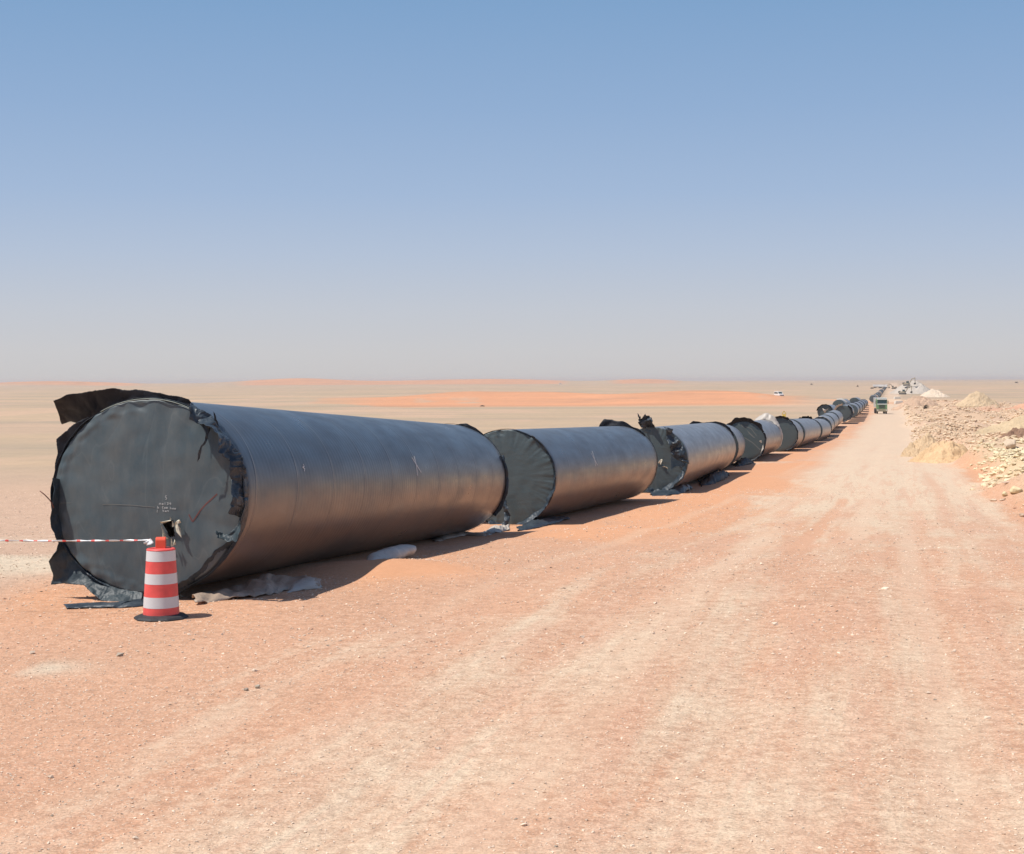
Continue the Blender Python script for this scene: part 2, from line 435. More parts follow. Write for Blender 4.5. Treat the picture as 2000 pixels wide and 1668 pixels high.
# ------------------------------------------------------------------ ground sheet
def build_ground():
    ys = [-9000, -3000, -1000, -300, -100, -40, -15, -5, 0, 2.5]
    y = 4.0
    while y < 9000:
        ys.append(y); y += max(.11, (y + 2) * .0105) if y < 700 else y * .02
    ys += [9000, 11500]
    ys = np.array(ys)
    a = np.concatenate([-np.array([5, 3.2, 2.2, 1.6, 1.2, 1.0, .85, .75, .66, .6, .56]), np.linspace(-.53, .60, 420), np.array([.63, .68, .75, .85, 1.0, 1.2, 1.6, 2.2, 3.2, 5])])
    W = np.abs(ys) + 6 + 30 * sst(-ys, -2, 6)
    X = a[None, :] * W[:, None]; Y = np.repeat(ys[:, None], len(a), 1)
    x, y = X.ravel(), Y.ravel()
    z = ground_h(x, y)
    t = x - RD * y
    # ---- soil colours (linear albedo)
    salmon = np.array([.55, .312, .195]); pale = np.array([.57, .435, .315]); orange = np.array([.60, .305, .165])
    olive = np.array([.415, .315, .215]); pink = np.array([.50, .345, .245]); dune = np.array([.56, .280, .155]); brown = np.array([.57, .415, .275]); yellow = np.array([.58, .46, .27])
    def mix(c, k, d): return c * (1 - k[:, None]) + d[None, :] * k[:, None]
    C = np.repeat(salmon[None, :], len(x), 0)
    n1 = fbm(x * .25, y * .12, 51, 4); n2 = fbm(x * .9, y * .35, 61, 4); nl = fbm(x * .05, y * .02, 71, 4)
    road = sst(t, -5.2 + 2 * (n1 - .5), -2.8 + 2 * (n1 - .5)) * (1 - sst(t, 2.4 + 1.2 * (n2 - .5), 3.4 + 1.2 * (n2 - .5)))
    left = 1 - sst(t, -10.6 + 2 * (n1 - .5), -8.8 + 2 * (n1 - .5))
    strip = (1 - left) * (1 - sst(t, -6.4 + 3.2 * (n1 - .5) * 2, -4.0 + 3.2 * (n1 - .5) * 2))
    C = mix(C, strip * sst(y, 12.5, 17) * sst(n2, .25, .5), orange)
    # left field
    C = mix(C, left * .8, pink)
    C = mix(C, left * sst(n2, .52, .62) * (1 - sst(y, 25, 40)) * .8, pale)
    fo = np.clip(sst(y, 32, 90) * left + sst(y, 100, 240) * (1 - sst(t, -16, -10)) + sst(y, 60, 120) * sst(t, 28, 36) + sst(y, 330, 560), 0, 1)
    C = mix(C, fo * (1 - road * .8), olive)
    C = mix(C, fo * sst(nl, .50, .62) * .55 * (1 - road), pink)
    # road bed
    C = mix(C, road * sst(y, 20, 60) * .9, pale)
    rp = sst(y, 14, 55)
    # right side
    bm = berm_mask(t, y)
    C = mix(C, bm * .75, brown)
    C = mix(C, bm * bump(x, y, 19.5, 56, 6, 14) , yellow)
    C = mix(C, bm * sst(fbm(x * .1, y * .05, 81, 3), .5, .6) * .5, pink)
    re = sst(t, 1.8, 3.4) * (1 - bm) * (1 - sst(t, 5, 9)) * (1 - sst(y, 60, 90)) * sst(y, 14, 26)
    C = mix(C, re * .85, orange)
    C = mix(C, bump(x, y, px_x(1985, 290), 290, 9, 45, 2.) , np.array([.55, .30, .19]))
    # dunes and drifts
    px = CX + F * x / np.maximum(y, 1)
    e = fbm(px * .012, np.log(np.maximum(y, 1)) * 6, 91, 4)
    dm = sst(y, 400, 450) * (1 - sst(y, 690, 760)) * sst(px, 500, 760 + 100 * e) * (1 - sst(px, 1480, 1590 + 60 * e)) * sst(e + .25 * sst(px, 700, 1000), .32, .52)
    C = mix(C, np.clip(dm * 1.1, 0, 1), dune)
    dh = sst(y, 2900, 3100) * (1 - sst(y, 4200, 4600)) * np.clip((1 - sst(px, 230, 300)) + sst(px, 440, 500) * (1 - sst(px, 1080, 1120)) + sst(px, 1180, 1220) * (1 - sst(px, 1300, 1340)), 0, 1)
    C = mix(C, dh * .9, dune)
    for (cx, cy, rx, ry) in ((px_x(1690, 480), 480, 6, 60), (-1.45, 18.2, .95, .75), (2.0, 28.5, 2.6, 2.5), (4.6, 37, 2.0, 8), (8.2, 55, 2.2, 12)):
        C = mix(C, np.clip(1.6 * bump(x, y, cx, cy, rx, ry), 0, 1) * .9, orange)
    for (cx, cy, rx, ry) in ((-4.05, 11.7, .50, .30), (-6.9, 18.6, 2.2, .7)):
        C = mix(C, np.clip(2 * bump(x, y, cx, cy, rx, ry), 0, 1) * sst(n2, .3, .5), np.array([.60, .49, .36]))
    C = C * (0.93 + .14 * fbm(x * 1.5, y * 1.5, 95, 3))[:, None]
    ORM = 1.5 * bump(t, y, -5.6, 46, 1.9, 10) + 1.4 * bump(t, y, -6.3, 29, 1.5, 3.5) + 1.3 * bump(t, y, -5.2, 66, 1.4, 11) + bump(t, y, -5.4, 95, 1.2, 16)
    ORM = ORM * sst(n2, .2, .5)
    C = mix(C, np.clip(ORM, 0, 1) * .9, orange)
    # tyre bands worn along the track
    tb = np.zeros(len(x)); tr_ = np.zeros(len(x))
    for k, tc in enumerate((-4.5, -3.7, -2.9, -2.2, -1.25, -.45, .45, 1.3, 2.1)):
        wob = .55 * (vnoise(y * .045, y * 0 + tc, 111) - .5) + .12 * (vnoise(y * .3, y * 0 + tc, 112) - .5)
        on = sst(vnoise(y * .06, y * 0 + tc * 7, 113 + k), .25, .6)
        g_ = np.exp(-((t - tc - wob) / (.20 if k % 2 else .16)) ** 4) * on * (.55 + .6 * n2)
        if k % 3 == 1: tr_ = np.maximum(tr_, g_)
        else: tb = np.maximum(tb, g_)
    fade = (1 - sst(y, 70, 130)) * (.45 + .55 * sst(y, 12, 22)) * (.5 + .5 * sst(t, -4.3, -2.5))
    C = mix(C, np.clip(tb * fade * .6, 0, 1), np.array([.60, .465, .335]))
    C = mix(C, np.clip(tr_ * fade * .6, 0, 1), np.array([.56, .32, .20]))
    mask = np.zeros((len(x), 3))
    mask[:, 0] = np.clip(road * (.48 + .30 * rp) + (1 - left) * (1 - strip) * (1 - road) * .25 + strip * sst(y, 26, 50) * .62 + .10 * (1 - left) * (1 - sst(y, 12, 16)), 0, 1) * (1 - bm)
    mask[:, 0] *= 1 - .7 * sst(y, 500, 900)
    mask[:, 1] = 1 - sst(y, 28, 100) * .62 - sst(y, 150, 400) * .15
    mask[:, 1] *= 1 - .75 * np.clip(1.4 * bump(x, y, -1.45, 18.2, .95, .75) + ORM, 0, 1)
    mask[:, 0] *= (1 - .85 * np.clip(ORM, 0, 1)) * (1 - .6 * np.clip(tr_ * fade, 0, 1))
    mask[:, 1] *= 1 - .55 * np.clip((tr_ + tb) * fade, 0, 1)
    mask[:, 2] = np.clip(fo, 0, 1)
    nx = len(a); ny = len(ys)
    i = np.arange(nx - 1)[None, :] + nx * np.arange(ny - 1)[:, None]; i = i.ravel()
    Fc = np.stack([i, i + 1, i + 1 + nx, i + nx], 1)
    o = mesh_np('ground', np.stack([x, y, z], 1), Fc, M['ground'], smooth=True, cols={'soil': C, 'mask': mask})
    tag(o, kind='structure')
    return o
build_ground()

# ------------------------------------------------------------------ loose stones
rng = np.random.default_rng(11)
OCT_V = np.array([[1, 0, 0], [-1, 0, 0], [0, 1, 0], [0, -1, 0], [0, 0, 1], [0, 0, -1]], float)
OCT_F = np.array([[0, 2, 4], [2, 1, 4], [1, 3, 4], [3, 0, 4], [2, 0, 5], [1, 2, 5], [3, 1, 5], [0, 3, 5]])
def _ico():
    p = (1 + 5 ** .5) / 2
    v = np.array([[-1, p, 0], [1, p, 0], [-1, -p, 0], [1, -p, 0], [0, -1, p], [0, 1, p], [0, -1, -p], [0, 1, -p], [p, 0, -1], [p, 0, 1], [-p, 0, -1], [-p, 0, 1]])
    v /= np.linalg.norm(v[0])
    f = np.array([[0, 11, 5], [0, 5, 1], [0, 1, 7], [0, 7, 10], [0, 10, 11], [1, 5, 9], [5, 11, 4], [11, 10, 2], [10, 7, 6], [7, 1, 8], [3, 9, 4], [3, 4, 2], [3, 2, 6], [3, 6, 8], [3, 8, 9], [4, 9, 5], [2, 4, 11], [6, 2, 10], [8, 6, 7], [9, 8, 1]])
    return v, f
ICO_V, ICO_F = _ico()
def scatter(name, P, size, C, base, mat, jitter=.35, flat=.6, sink=.25):
    BV, BF = base
    n = len(P); k = len(BV)
    V = BV[None] * (1 + rng.uniform(-jitter, jitter, (n, k, 3)))
    q = rng.normal(size=(n, 4)); q /= np.linalg.norm(q, axis=1)[:, None]
    a, b, c, d = q.T
    R = np.stack([1 - 2 * (c * c + d * d), 2 * (b * c - a * d), 2 * (b * d + a * c), 2 * (b * c + a * d), 1 - 2 * (b * b + d * d), 2 * (c * d - a * b), 2 * (b * d - a * c), 2 * (c * d + a * b), 1 - 2 * (b * b + c * c)], 1).reshape(n, 3, 3)
    V = V * np.stack([rng.uniform(.7, 1.3, n), rng.uniform(.7, 1.2, n), rng.uniform(.5, 1, n)], 1)[:, None, :]
    V = np.einsum('nij,nkj->nki', R, V)
    V[:, :, 2] *= flat
    V = V * size[:, None, None] + P[:, None, :]
    V[:, :, 2] += (size * (flat - sink))[:, None] * .6
    Fc = (BF[None] + (np.arange(n) * k)[:, None, None]).reshape(-1, 3)
    CC = np.repeat(C, k, 0)
    return mesh_np(name, V.reshape(-1, 3), Fc, mat, smooth=False, cols={'soil': CC})

def gravel():
    P = []; S = []; C = []
    for (y0, y1, dens, smin, smax) in ((6.4, 12, 420, .004, .012), (12, 22, 150, .006, .018), (22, 48, 20, .010, .028)):
        # even over the area of the visible wedge plus a margin
        A = .42 * (y1 ** 2 - y0 ** 2)
        n = int(A * dens)
        yy = np.sqrt(rng.uniform(y0 ** 2, y1 ** 2, n)); xx = rng.uniform(-.42, .42, n) * yy
        t = xx - RD * yy
        keep = rng.uniform(size=n) < (.25 + 1.2 * fbm(xx * .8, yy * .5, 13, 3) ** 1.2)
        keep &= ~((np.abs(t + 7.7) < 1.0) & (yy > 16))
        keep &= ~(bump(xx, yy, -1.45, 18.2, .95, .75) > .4)
        xx, yy = xx[keep], yy[keep]
        P.append(np.stack([xx, yy, ground_h(xx, yy)], 1))
        s = smin + (smax - smin) * rng.uniform(size=len(xx)) ** 3.0
        S.append(s)
    P = np.concatenate(P); S = np.concatenate(S); n = len(P)
    big = rng.uniform(size=n) < .004
    S = np.where(big, S * 2.6, S)
    c = np.array([.74, .58, .44])[None] * rng.uniform(.8, 1.2, (n, 1))
    g = rng.uniform(size=n) < .03
    c[g] = np.array([.38, .31, .24]) * rng.uniform(.8, 1.2, (g.sum(), 1))
    o = scatter('gravel', P, S, c, (OCT_V, OCT_F), M['rock'], .35, .6, .25)
    tag(o, 'pale gravel scattered over the pink sand of the track', 'gravel', kind='stuff')
gravel()

def rubble():
    xs = []; ys = []; ss = []
    for (y0, y1, n, smin, smax) in ((27, 48, 6000, .015, .10), (44, 75, 40000, .02, .15), (70, 130, 40000, .03, .18), (125, 260, 20000, .05, .28), (255, 430, 6000, .10, .45)):
        yy = rng.uniform(y0, y1, n); tt = 1.5 + rng.uniform(0, 1, n) ** 1.15 * (22 + yy * .02)
        xx = RD * yy + tt
        cl = fbm(xx * .35, yy * .2, 17, 3)
        k = rng.uniform(size=n) < berm_mask(tt, yy) * np.clip((cl - .22) * 3.5, .2, 1)
        px = CX + F * xx / yy
        k &= px < 2120
        k &= ~((np.abs(px - 1846) < 46) & (yy > 66) & (yy < 82))
        xs.append(xx[k]); ys.append(yy[k])
        ss.append(smin + (smax - smin) * rng.uniform(size=k.sum()) ** 3.4)
    x = np.concatenate(xs); y = np.concatenate(ys); s = np.concatenate(ss)
    P = np.stack([x, y, ground_h(x, y)], 1); n = len(x)
    c = np.array([.65, .485, .33])[None] * rng.uniform(.78, 1.15, (n, 1))
    ye = np.clip(bump(x, y, 19.5, 56, 7, 13) * 1.5 + .12 * (rng.uniform(size=n) < .2), 0, 1)[:, None]
    c = c * (1 - ye) + ye * np.array([.74, .62, .40])[None] * rng.uniform(.8, 1.1, (n, 1))
    o = scatter('rubble', P, s, c, (ICO_V, ICO_F), M['rock'], .38, .55, .3)
    tag(o, 'broken pinkish and yellow rock rubble heaped along the right of the track', 'rubble', kind='stuff')
rubble()

# ------------------------------------------------------------------ spoil heaps, rocks
def heap(px0, px1, ptop, pbase, y, mat_c, label, peak=.5, seed=0, rough=.2, name='spoil_heap', cat='heap', group=None, ry=None, stones=0, power=1.0):
    c = (px0 + px1) / 2
    b = at(c, pbase, y); b.z = gh(b.x, y)
    hgt = at(c, ptop, y).z - b.z
    rx = (px1 - px0) / 2 / F * y
    ry = ry or rx * .8
    n = 90
    u = np.linspace(-1.25, 1.25, n)
    U, Vv = np.meshgrid(u, u, indexing='ij')
    off = (peak - .5) * 2 * .6
    Uo = np.where(U < off, (U - off) / (1 + off), (U - off) / (1 - off))
    r = np.sqrt(Uo ** 2 + Vv ** 2)
    r = r * (1 + .22 * (fbm(U * 2.2 + seed, Vv * 2.2, seed, 3) - .5))
    z = np.clip(1 - r, -.3, 1) ** 1 if power == 1 else np.sign(1 - r) * np.abs(np.clip(1 - r, -.3, 1)) ** power
    z = np.where(z > .72, .72 + (z - .72) * .45, z) * 1.17
    z = z + rough * (fbm(U * 5 + seed * 3, Vv * 5, seed + 4, 4) - .5) * (1 + (z > 0)) + .06 * (fbm(U * 14, Vv * 14, seed + 8, 3) - .5)
    X = U * rx; Y = Vv * ry
    gx = ground_h((X + b.x).ravel(), (Y + b.y).ravel()).reshape(X.shape) - b.z
    Z = z * hgt
    Z = np.where(z > -.05, Z, np.minimum(-.3 * hgt, gx - .5))
    V = np.stack([X.ravel(), Y.ravel(), Z.ravel()], 1)
    i = (np.arange(n - 1)[:, None] * n + np.arange(n - 1)[None]).ravel()
    Fc = np.stack([i, i + n, i + n + 1, i + 1], 1)
    cc = np.array(mat_c)[None] * (.82 + .36 * fbm(U.ravel() * 3, Vv.ravel() * 3, seed + 30, 4))[:, None]
    o = mesh_np(name, V, Fc, M['rock'], smooth=False, cols={'soil': cc})
    o.location = b
    tag(o, label, cat, group)
    return o
GH = 'spoil heaps right of the track'
heap(1783, 1925, 862, 897, 76, (.60, .41, .235), 'low golden sand heap at the right edge of the track, in front of the rubble', .42, 3, .26, group=GH, ry=2.2)
heap(1762, 1850, 850, 884, 84, (.55, .40, .25), 'small brownish heap just behind the low golden sand heap', .6, 5, .3, group=GH, ry=2.0)
heap(1868, 1952, 764, 800, 350, (.56, .42, .27), 'tall conical yellowish earth heap standing alone behind the rubble', .42, 7, .12, group=GH)
heap(1745, 1845, 773, 800, 345, (.52, .36, .25), 'broad reddish brown earth heap beside the track beyond the green truck', .5, 9, .22, group=GH)
heap(1742, 1826, 743, 770, 800, (.47, .41, .345), 'large whitish spoil heap on the horizon at the end of the track', .42, 12, .14, group=GH, ry=22)
heap(1926, 2120, 806, 872, 88, (.50, .38, .24), 'pale earth bank rising at the right edge of the picture', .62, 15, .3, name='earth_bank', cat='bank', ry=4.5)
heap(1948, 2060, 838, 890, 74, (.30, .185, .125), 'dark brown cut earth bank at the right edge above the yellow rubble', .7, 18, .4, name='earth_bank', cat='bank', ry=1.0, power=.45)
heap(1945, 2080, 786, 806, 300, (.55, .31, .20), 'smooth reddish sand mound at the right edge behind the rubble', .6, 20, .12, name='sand_mound', cat='mound')
heap(1800, 1850, 760, 772, 640, (.62, .50, .38), 'low pale ridge trailing off the right foot of the whitish spoil heap', .4, 22, .2, group=GH, ry=12)

def boulder(px, py, wpx, c, label, flat=.7, seed=1, name='boulder', cat='rock', long=1.0, rz=0, group=None):
    p = on_ground(px, py)
    r = wpx / 2 / F * p.y
    rnd = random.Random(seed)
    bm = bmesh.new()
    for k in range(26):
        v = Vector((rnd.gauss(0, 1), rnd.gauss(0, 1), rnd.gauss(0, 1))).normalized()
        v = Vector((v.x * long, v.y, v.z * flat)) * r * rnd.uniform(.85, 1.05)
        bm.verts.new(v)
    bmesh.ops.convex_hull(bm, input=bm.verts)
    bmesh.ops.delete(bm, geom=[v for v in bm.verts if not v.link_faces], context='VERTS')
    bmesh.ops.bevel(bm, geom=bm.edges[:], offset=r * .06, segments=1, affect='EDGES')
    me = bpy.data.meshes.new(name); bm.to_mesh(me); bm.free()
    a = me.color_attributes.new('soil', 'FLOAT_COLOR', 'POINT')
    a.data.foreach_set('color', np.tile(np.array([*c, 1], np.float32), len(me.vertices)))
    me.materials.append(M['rock'])
    o = bpy.data.objects.new(name, me); col.objects.link(o)
    o.location = (p.x, p.y, gh(p.x, p.y) + r * flat * .55); o.rotation_euler = (0, 0, rz)
    tag(o, label, cat, group)
YR = (.68, .56, .34)
GB = 'rocks lying at the right edge of the track'
boulder(1984, 964, 29, YR, 'largest pale yellow boulder at the right edge of the picture', .62, 3, group=GB)
boulder(1962, 970, 12, YR, 'small pointed yellow rock just left of the largest boulder', 1.1, 5, group=GB)
boulder(1940, 979, 15, (.62, .48, .34), 'flat pale rock farthest left of the rocks by the largest boulder', .45, 8, group=GB)
boulder(1957, 978, 12, (.56, .42, .30), 'flat pinkish rock between the pointed rock and the flat pale rock', .4, 11, group=GB)
boulder(1966, 945, 20, (.60, .44, .33), 'flat pale slab on red sand above the small pointed yellow rock', .3, 13, group=GB)
boulder(1996, 1010, 12, (.56, .43, .32), 'pinkish rock at the picture edge below the largest yellow boulder', .8, 17, group=GB)
boulder(1974, 876, 30, (.62, .49, .36), 'pale angular block standing in front of the brown cut bank', .9, 19, group=GB)
boulder(1318, 924, 5, (.6, .5, .38), 'small pale stone on the orange sand beside the third pipe', .8, 23, group='stones beside the pipes')
boulder(481, 1350, 11, (.34, .28, .22), 'grey stone in the gravel below the traffic drum, the left of two', .7, 29, group='stones in the foreground gravel')
boulder(503, 1345, 13, (.42, .36, .28), 'pale grey stone in the gravel below the traffic drum, the right of two', .7, 31, group='stones in the foreground gravel')

# ------------------------------------------------------------------ pipes
R = 1.025
OV = 1.064                                          # the big thin pipes sag a little wider than tall
def circ(Rx, top, y, th):
    X = (Rx - CX) / F * (y - R * OV * math.sin(th)) - R * OV * math.cos(th)
    pxc = CX + F * X / y
    return Vector((X, y, at(pxc, top, y).z - R))
class Pipe: pass
def fold(q):                                         # sharp creases between softer swells
    return .7 - 2.6 * abs(mn.noise(q))
def sheet(name, rows, mat, parent, crump=.03, seed=0.0, thick=.004, freq=4.0, closed=False):
    """rows: a grid [i][j] of local points; crumpled and thickened."""
    ni, nj = len(rows), len(rows[0])
    V = []
    for i in range(ni):
        for j in range(nj):
            p = Vector(rows[i][j])
            q = p * freq + Vector((seed, seed * 2, 0))
            q = q * .55
            d = Vector((mn.noise(q), fold(q + Vector((31, 0, 0))), mn.noise(q + Vector((0, 57, 0)))))
            q2 = Vector((q.x + q.z * .6, q.y, q.z - q.x * .4)) * 2.3
            d2 = Vector((fold(q2), fold(q2 + Vector((11, 0, 0))), fold(q2 + Vector((0, 23, 0)))))
            V.append(p + Vector((d.x * .8, d.y * 1.5, d.z * .8)) * crump + d2 * crump * .38)
    Fc = []
    for i in range(ni - 1):
        for j in range(nj - 1):
            a = i * nj + j; Fc.append((a, a + 1, a + nj + 1, a + nj))
    o = mesh_np(name, [tuple(v) for v in V], Fc, mat, parent, smooth=True)
    if thick:
        m = o.modifiers.new('thickness', 'SOLIDIFY'); m.thickness = thick; m.offset = 0
    return o
def resample(pts, n):
    L = [0]
    for a, b in zip(pts, pts[1:]): L.append(L[-1] + (Vector(b) - Vector(a)).length)
    out = []
    for k in range(n):
        s = L[-1] * k / (n - 1)
        for i in range(len(pts) - 1):
            if s <= L[i + 1] + 1e-9:
                u = (s - L[i]) / max(1e-9, L[i + 1] - L[i]); out.append(Vector(pts[i]).lerp(Vector(pts[i + 1]), u)); break
    return out
GP = 'big black pipes laid end to end along the track'
def make_pipe(A, B, label, mat, cover='cover', pleat=0, holes=(), seg=128, rings=24, has_cover=True, group=GP):
    """A, B: centres of the near and far end circles."""
    P = Pipe()
    ax = (B - A); L = ax.length; ay = ax.normalized()
    axx = ay.cross(Vector((0, 0, 1))).normalized()
    az = axx.cross(ay).normalized()
    mat4 = Matrix((axx, ay, az)).transposed().to_4x4()
    mat4.translation = A - az * R
    root = bpy.data.objects.new('pipe', None); col.objects.link(root); root.empty_display_size = .3
    root.matrix_world = mat4
    P.root, P.L, P.M, P.Mi = root, L, mat4, mat4.inverted()
    tag(root, label, 'pipe', group)
    # wall: outer skin, rims, inner skin
    prof = [(R - .05, .45), (R - .05, 0), (R - .012, 0), (R, .012)]
    nr = rings
    prof += [(R, .012 + (L - .024) * k / nr) for k in range(1, nr + 1)]
    prof += [(R - .012, L), (R - .05, L), (R - .05, L - .6)]
    V = []; Fc = []
    for r, y in prof:
        for k in range(seg):
            a = 2 * math.pi * k / seg
            V.append((r * OV * math.cos(a), y, R + r * math.sin(a)))
    for j in range(len(prof) - 1):
        for k in range(seg):
            k2 = (k + 1) % seg; Fc.append((j * seg + k, (j + 1) * seg + k, (j + 1) * seg + k2, j * seg + k2))
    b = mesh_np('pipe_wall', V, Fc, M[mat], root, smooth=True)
    es = b.modifiers.new('edges', 'EDGE_SPLIT'); es.split_angle = math.radians(50)
    if has_cover:
        na, nrr = (288, 90) if seg >= 128 else (seg, 10)
        V = []; 
        for j in range(nrr + 1):
            r = R * 1.002 * (j / nrr) ** .8
            for k in range(na):
                a = 2 * math.pi * k / na
                x, z = r * OV * math.cos(a), r * math.sin(a)
                d = -.025 - .035 * (1 - (r / R) ** 2)
                if seg >= 128:
                    d += .016 * mn.noise(Vector((x * 1.6, z * 1.6, 3.3 + A.x))) + .006 * mn.noise(Vector((x * 6, z * 6, 1.3)))
                    d += .012 * (r / R) ** 4 * mn.noise(Vector((a * 7, r * 2, 9.1 + A.x)))
                    if x < 0: d += .022 * sst(np.array(r / R), .84, .93) * mn.noise(Vector((x * 9, z * 9, 7.7)))
                    if pleat: d += pleat * (r / R) ** 5 * mn.noise(Vector((a * 14, r * 1.5, A.x)))
                V.append((x, d + .02 * max(0, (r / R - .985)) / .015, R + z))
        Fc = []
        hp = [[P.Mi @ (Vector((0, 0, CAMZ)) + ray(*q) * ((A.y) / 1.0)) for q in h] for h in holes]
        hp = [[plane_pt(P, q, 0) for q in h] for h in holes]
        for j in range(nrr):
            for k in range(na):
                k2 = (k + 1) % na
                f = (j * na + k, j * na + k2, (j + 1) * na + k2, (j + 1) * na + k)
                if hp:
                    c = sum((Vector(V[i]) for i in f), Vector()) / 4
                    if any(inside(c, h) for h in hp): continue
                Fc.append(f)
        P.cover = mesh_np('end_cover', V, Fc, M[cover], root, smooth=True)
    return P
def inside(c, poly):
    r = False; n = len(poly)
    for i in range(n):
        a, b = poly[i], poly[(i + 1) % n]
        if (a.z > c.z) != (b.z > c.z) and c.x < (b.x - a.x) * (c.z - a.z) / (b.z - a.z) + a.x: r = not r
    return r
def plane_pt(P, q, yl):                              # local point on the plane at pipe length yl, seen at picture point q
    o = P.Mi @ Vector((0, 0, CAMZ)); d = P.Mi.to_3x3() @ ray(*q)
    k = (yl - o.y) / d.y
    return o + d * k
def cyl_pt(P, q, off=.003):
    o = P.Mi @ Vector((0, 0, CAMZ)); d = P.Mi.to_3x3() @ ray(*q)
    ox, oz, dx = o.x / OV, o.z - R, d.x / OV; a = dx ** 2 + d.z ** 2; b = 2 * (ox * dx + oz * d.z); c = ox ** 2 + oz ** 2 - (R + off) ** 2
    k = (-b - math.sqrt(max(0, b * b - 4 * a * c))) / 2 / a
    return o + d * k
def ribbon(P, name, outer, inner, yo, yi, mat, n=48, m=9, crump=.03, seed=0.0, cv=lambda q: q, freq=4.0, parent=None, tuck=0, rag=.018):
    O = resample([(*cv(q), 0) for q in outer], n); I = resample([(*cv(q), 0) for q in inner], n)
    rows = []
    for i in range(n):
        f = i / (n - 1)
        a = yo(f) if callable(yo) else yo; b = yi(f) if callable(yi) else yi
        po = plane_pt(P, (O[i].x, O[i].y), a); pi = plane_pt(P, (I[i].x, I[i].y), b)
        if tuck: pi = Vector((pi.x * (1 - tuck), pi.y, R + (pi.z - R) * (1 - tuck)))
        d = (po - pi); d.y = 0
        if d.length > 1e-4: po = po + d.normalized() * rag * (mn.noise(Vector((f * n * .9, seed, 0))) + .6 * mn.noise(Vector((f * n * .35, seed, 5))))
        rows.append([tuple(pi.lerp(po, j / (m - 1))) for j in range(m)])
    return sheet(name, rows, M[mat], parent or P.root, crump, seed, .003, freq)
def far_ribbon(P, name, outer, inner, mat, cv=lambda q: q, n=30, m=6, crump=.03, seed=0., yl=None):
    yl = P.L if yl is None else yl
    O = resample([tuple(plane_pt(P, cv(q), yl)) for q in outer], n); I = resample([tuple(plane_pt(P, cv(q), yl)) for q in inner], n)
    rows = [[tuple(I[i].lerp(O[i], j / (m - 1))) for j in range(m)] for i in range(n)]
    return sheet(name, rows, M[mat], P.root, crump, seed, .006)
def skirt(P, name, a0, a1, lfun, mat, y0=0.0, drift=-.1, n=60, m=6, crump=.03, seed=0.0, sag=0.0, r0=.985):
    """torn plastic standing out round the rim between two angles (degrees, 0 = right, 90 = top)."""
    rows = []
    for i in range(n):
        f = i / (n - 1); a = math.radians(a0 + (a1 - a0) * f)
        L = lfun(f) * (.55 + .9 * mn.noise(Vector((f * 9 + seed, seed, 0))) * .5 + .45)
        row = []
        for j in range(m):
            u = j / (m - 1)
            r = R * r0 + (L + R * (1 - r0)) * u
            row.append((r * OV * math.cos(a), y0 + drift * u, R + r * math.sin(a) - sag * u * u))
        rows.append(row)
    return sheet(name, rows, M[mat], P.root, crump, seed, .005)
def strokes(P, name, lines, mat, wid=.008, face=True, cv=lambda q: q, parent=None):
    """writing: thin painted strokes lying on the cover or on the pipe wall."""
    mb = MB()
    for ln in lines:
        pts = []
        for q in ln:
            if face:
                p = plane_pt(P, cv(q), -.05); rr = ((p.x) ** 2 + (p.z - R) ** 2) / R / R
                d = -.025 - .035 * (1 - rr) - .003 + .016 * mn.noise(Vector((p.x * 1.6, (p.z - R) * 1.6, 3.3 + P.A.x))) + .006 * mn.noise(Vector((p.x * 6, (p.z - R) * 6, 1.3)))
                pts.append(Vector((p.x, d, p.z)))
            else: pts.append(cyl_pt(P, cv(q)))
        for a, b in zip(pts, pts[1:]):
            d = (b - a)
            if d.length < 1e-6: continue
            nrm = Vector((0, -1, 0)) if face else Vector((a.x, 0, a.z - R)).normalized()
            s = d.cross(nrm).normalized() * wid / 2
            e = d.normalized() * wid * .2
            V = [a - s - e, a + s - e, b + s + e, b - s + e]
            mb.add([tuple(v) for v in V] + [tuple(v + nrm * .001) for v in V], [(0, 1, 2, 3), (7, 6, 5, 4), (0, 4, 5, 1), (1, 5, 6, 2), (2, 6, 7, 3), (3, 7, 4, 0)])
    return mb.build(name, M[mat], parent or P.root)

z1 = lambda q: (q[0] / 3.208 + 60, q[1] / 3.208 + 720)
z3 = lambda q: (q[0] / 4 + 850, q[1] / 4 + 780)
z4 = lambda q: (q[0] / 5.714 + 1250, q[1] / 5.714 + 760)

def ends(r0, t0, y0, r1, t1, y1):
    th = .25
    for _ in range(4):
        A = circ(r0, t0, y0, th); B = circ(r1, t1, y1, th)
        th = math.atan2(B.x - A.x, B.y - A.y)
    return A, B

# --- first pipe
A, B = ends(477, 779, 15.7, 987, 829, 28.0)
hole1 = [z1(q) for q in ((838, 965), (905, 948), (915, 1050), (880, 1055), (862, 1010))]
p1 = make_pipe(A, B, 'nearest pipe, its end cover chalk-marked and fringed with torn plastic', 'pipe0', 'cover', 0, [hole1], seg=160, rings=60); p1.A = A
ribbon(p1, 'torn_wrap', [(138, 205), (230, 165), (380, 140), (500, 118), (630, 135), (660, 130), (820, 155), (990, 185), (1012, 218)],
       [(155, 318), (220, 310), (290, 330), (360, 300), (460, 235), (560, 205), (700, 186), (850, 196), (985, 245)], lambda f: .02 - .03 * f, lambda f: .02 + .34 * max(0, 1 - f * 1.7), 'torn_dark', 160, 26, .020, 1.0, z1, 4.0, tuck=.05, rag=.007)
ribbon(p1, 'torn_wrap', [(362, 300), (270, 350), (158, 447), (166, 520), (150, 600), (148, 690)],
       [(385, 318), (335, 362), (245, 440), (200, 510), (178, 570), (160, 700)], -.02, .03, 'torn_dark', 90, 14, .015, 2.0, z1, 5.0, tuck=.09, rag=.007)
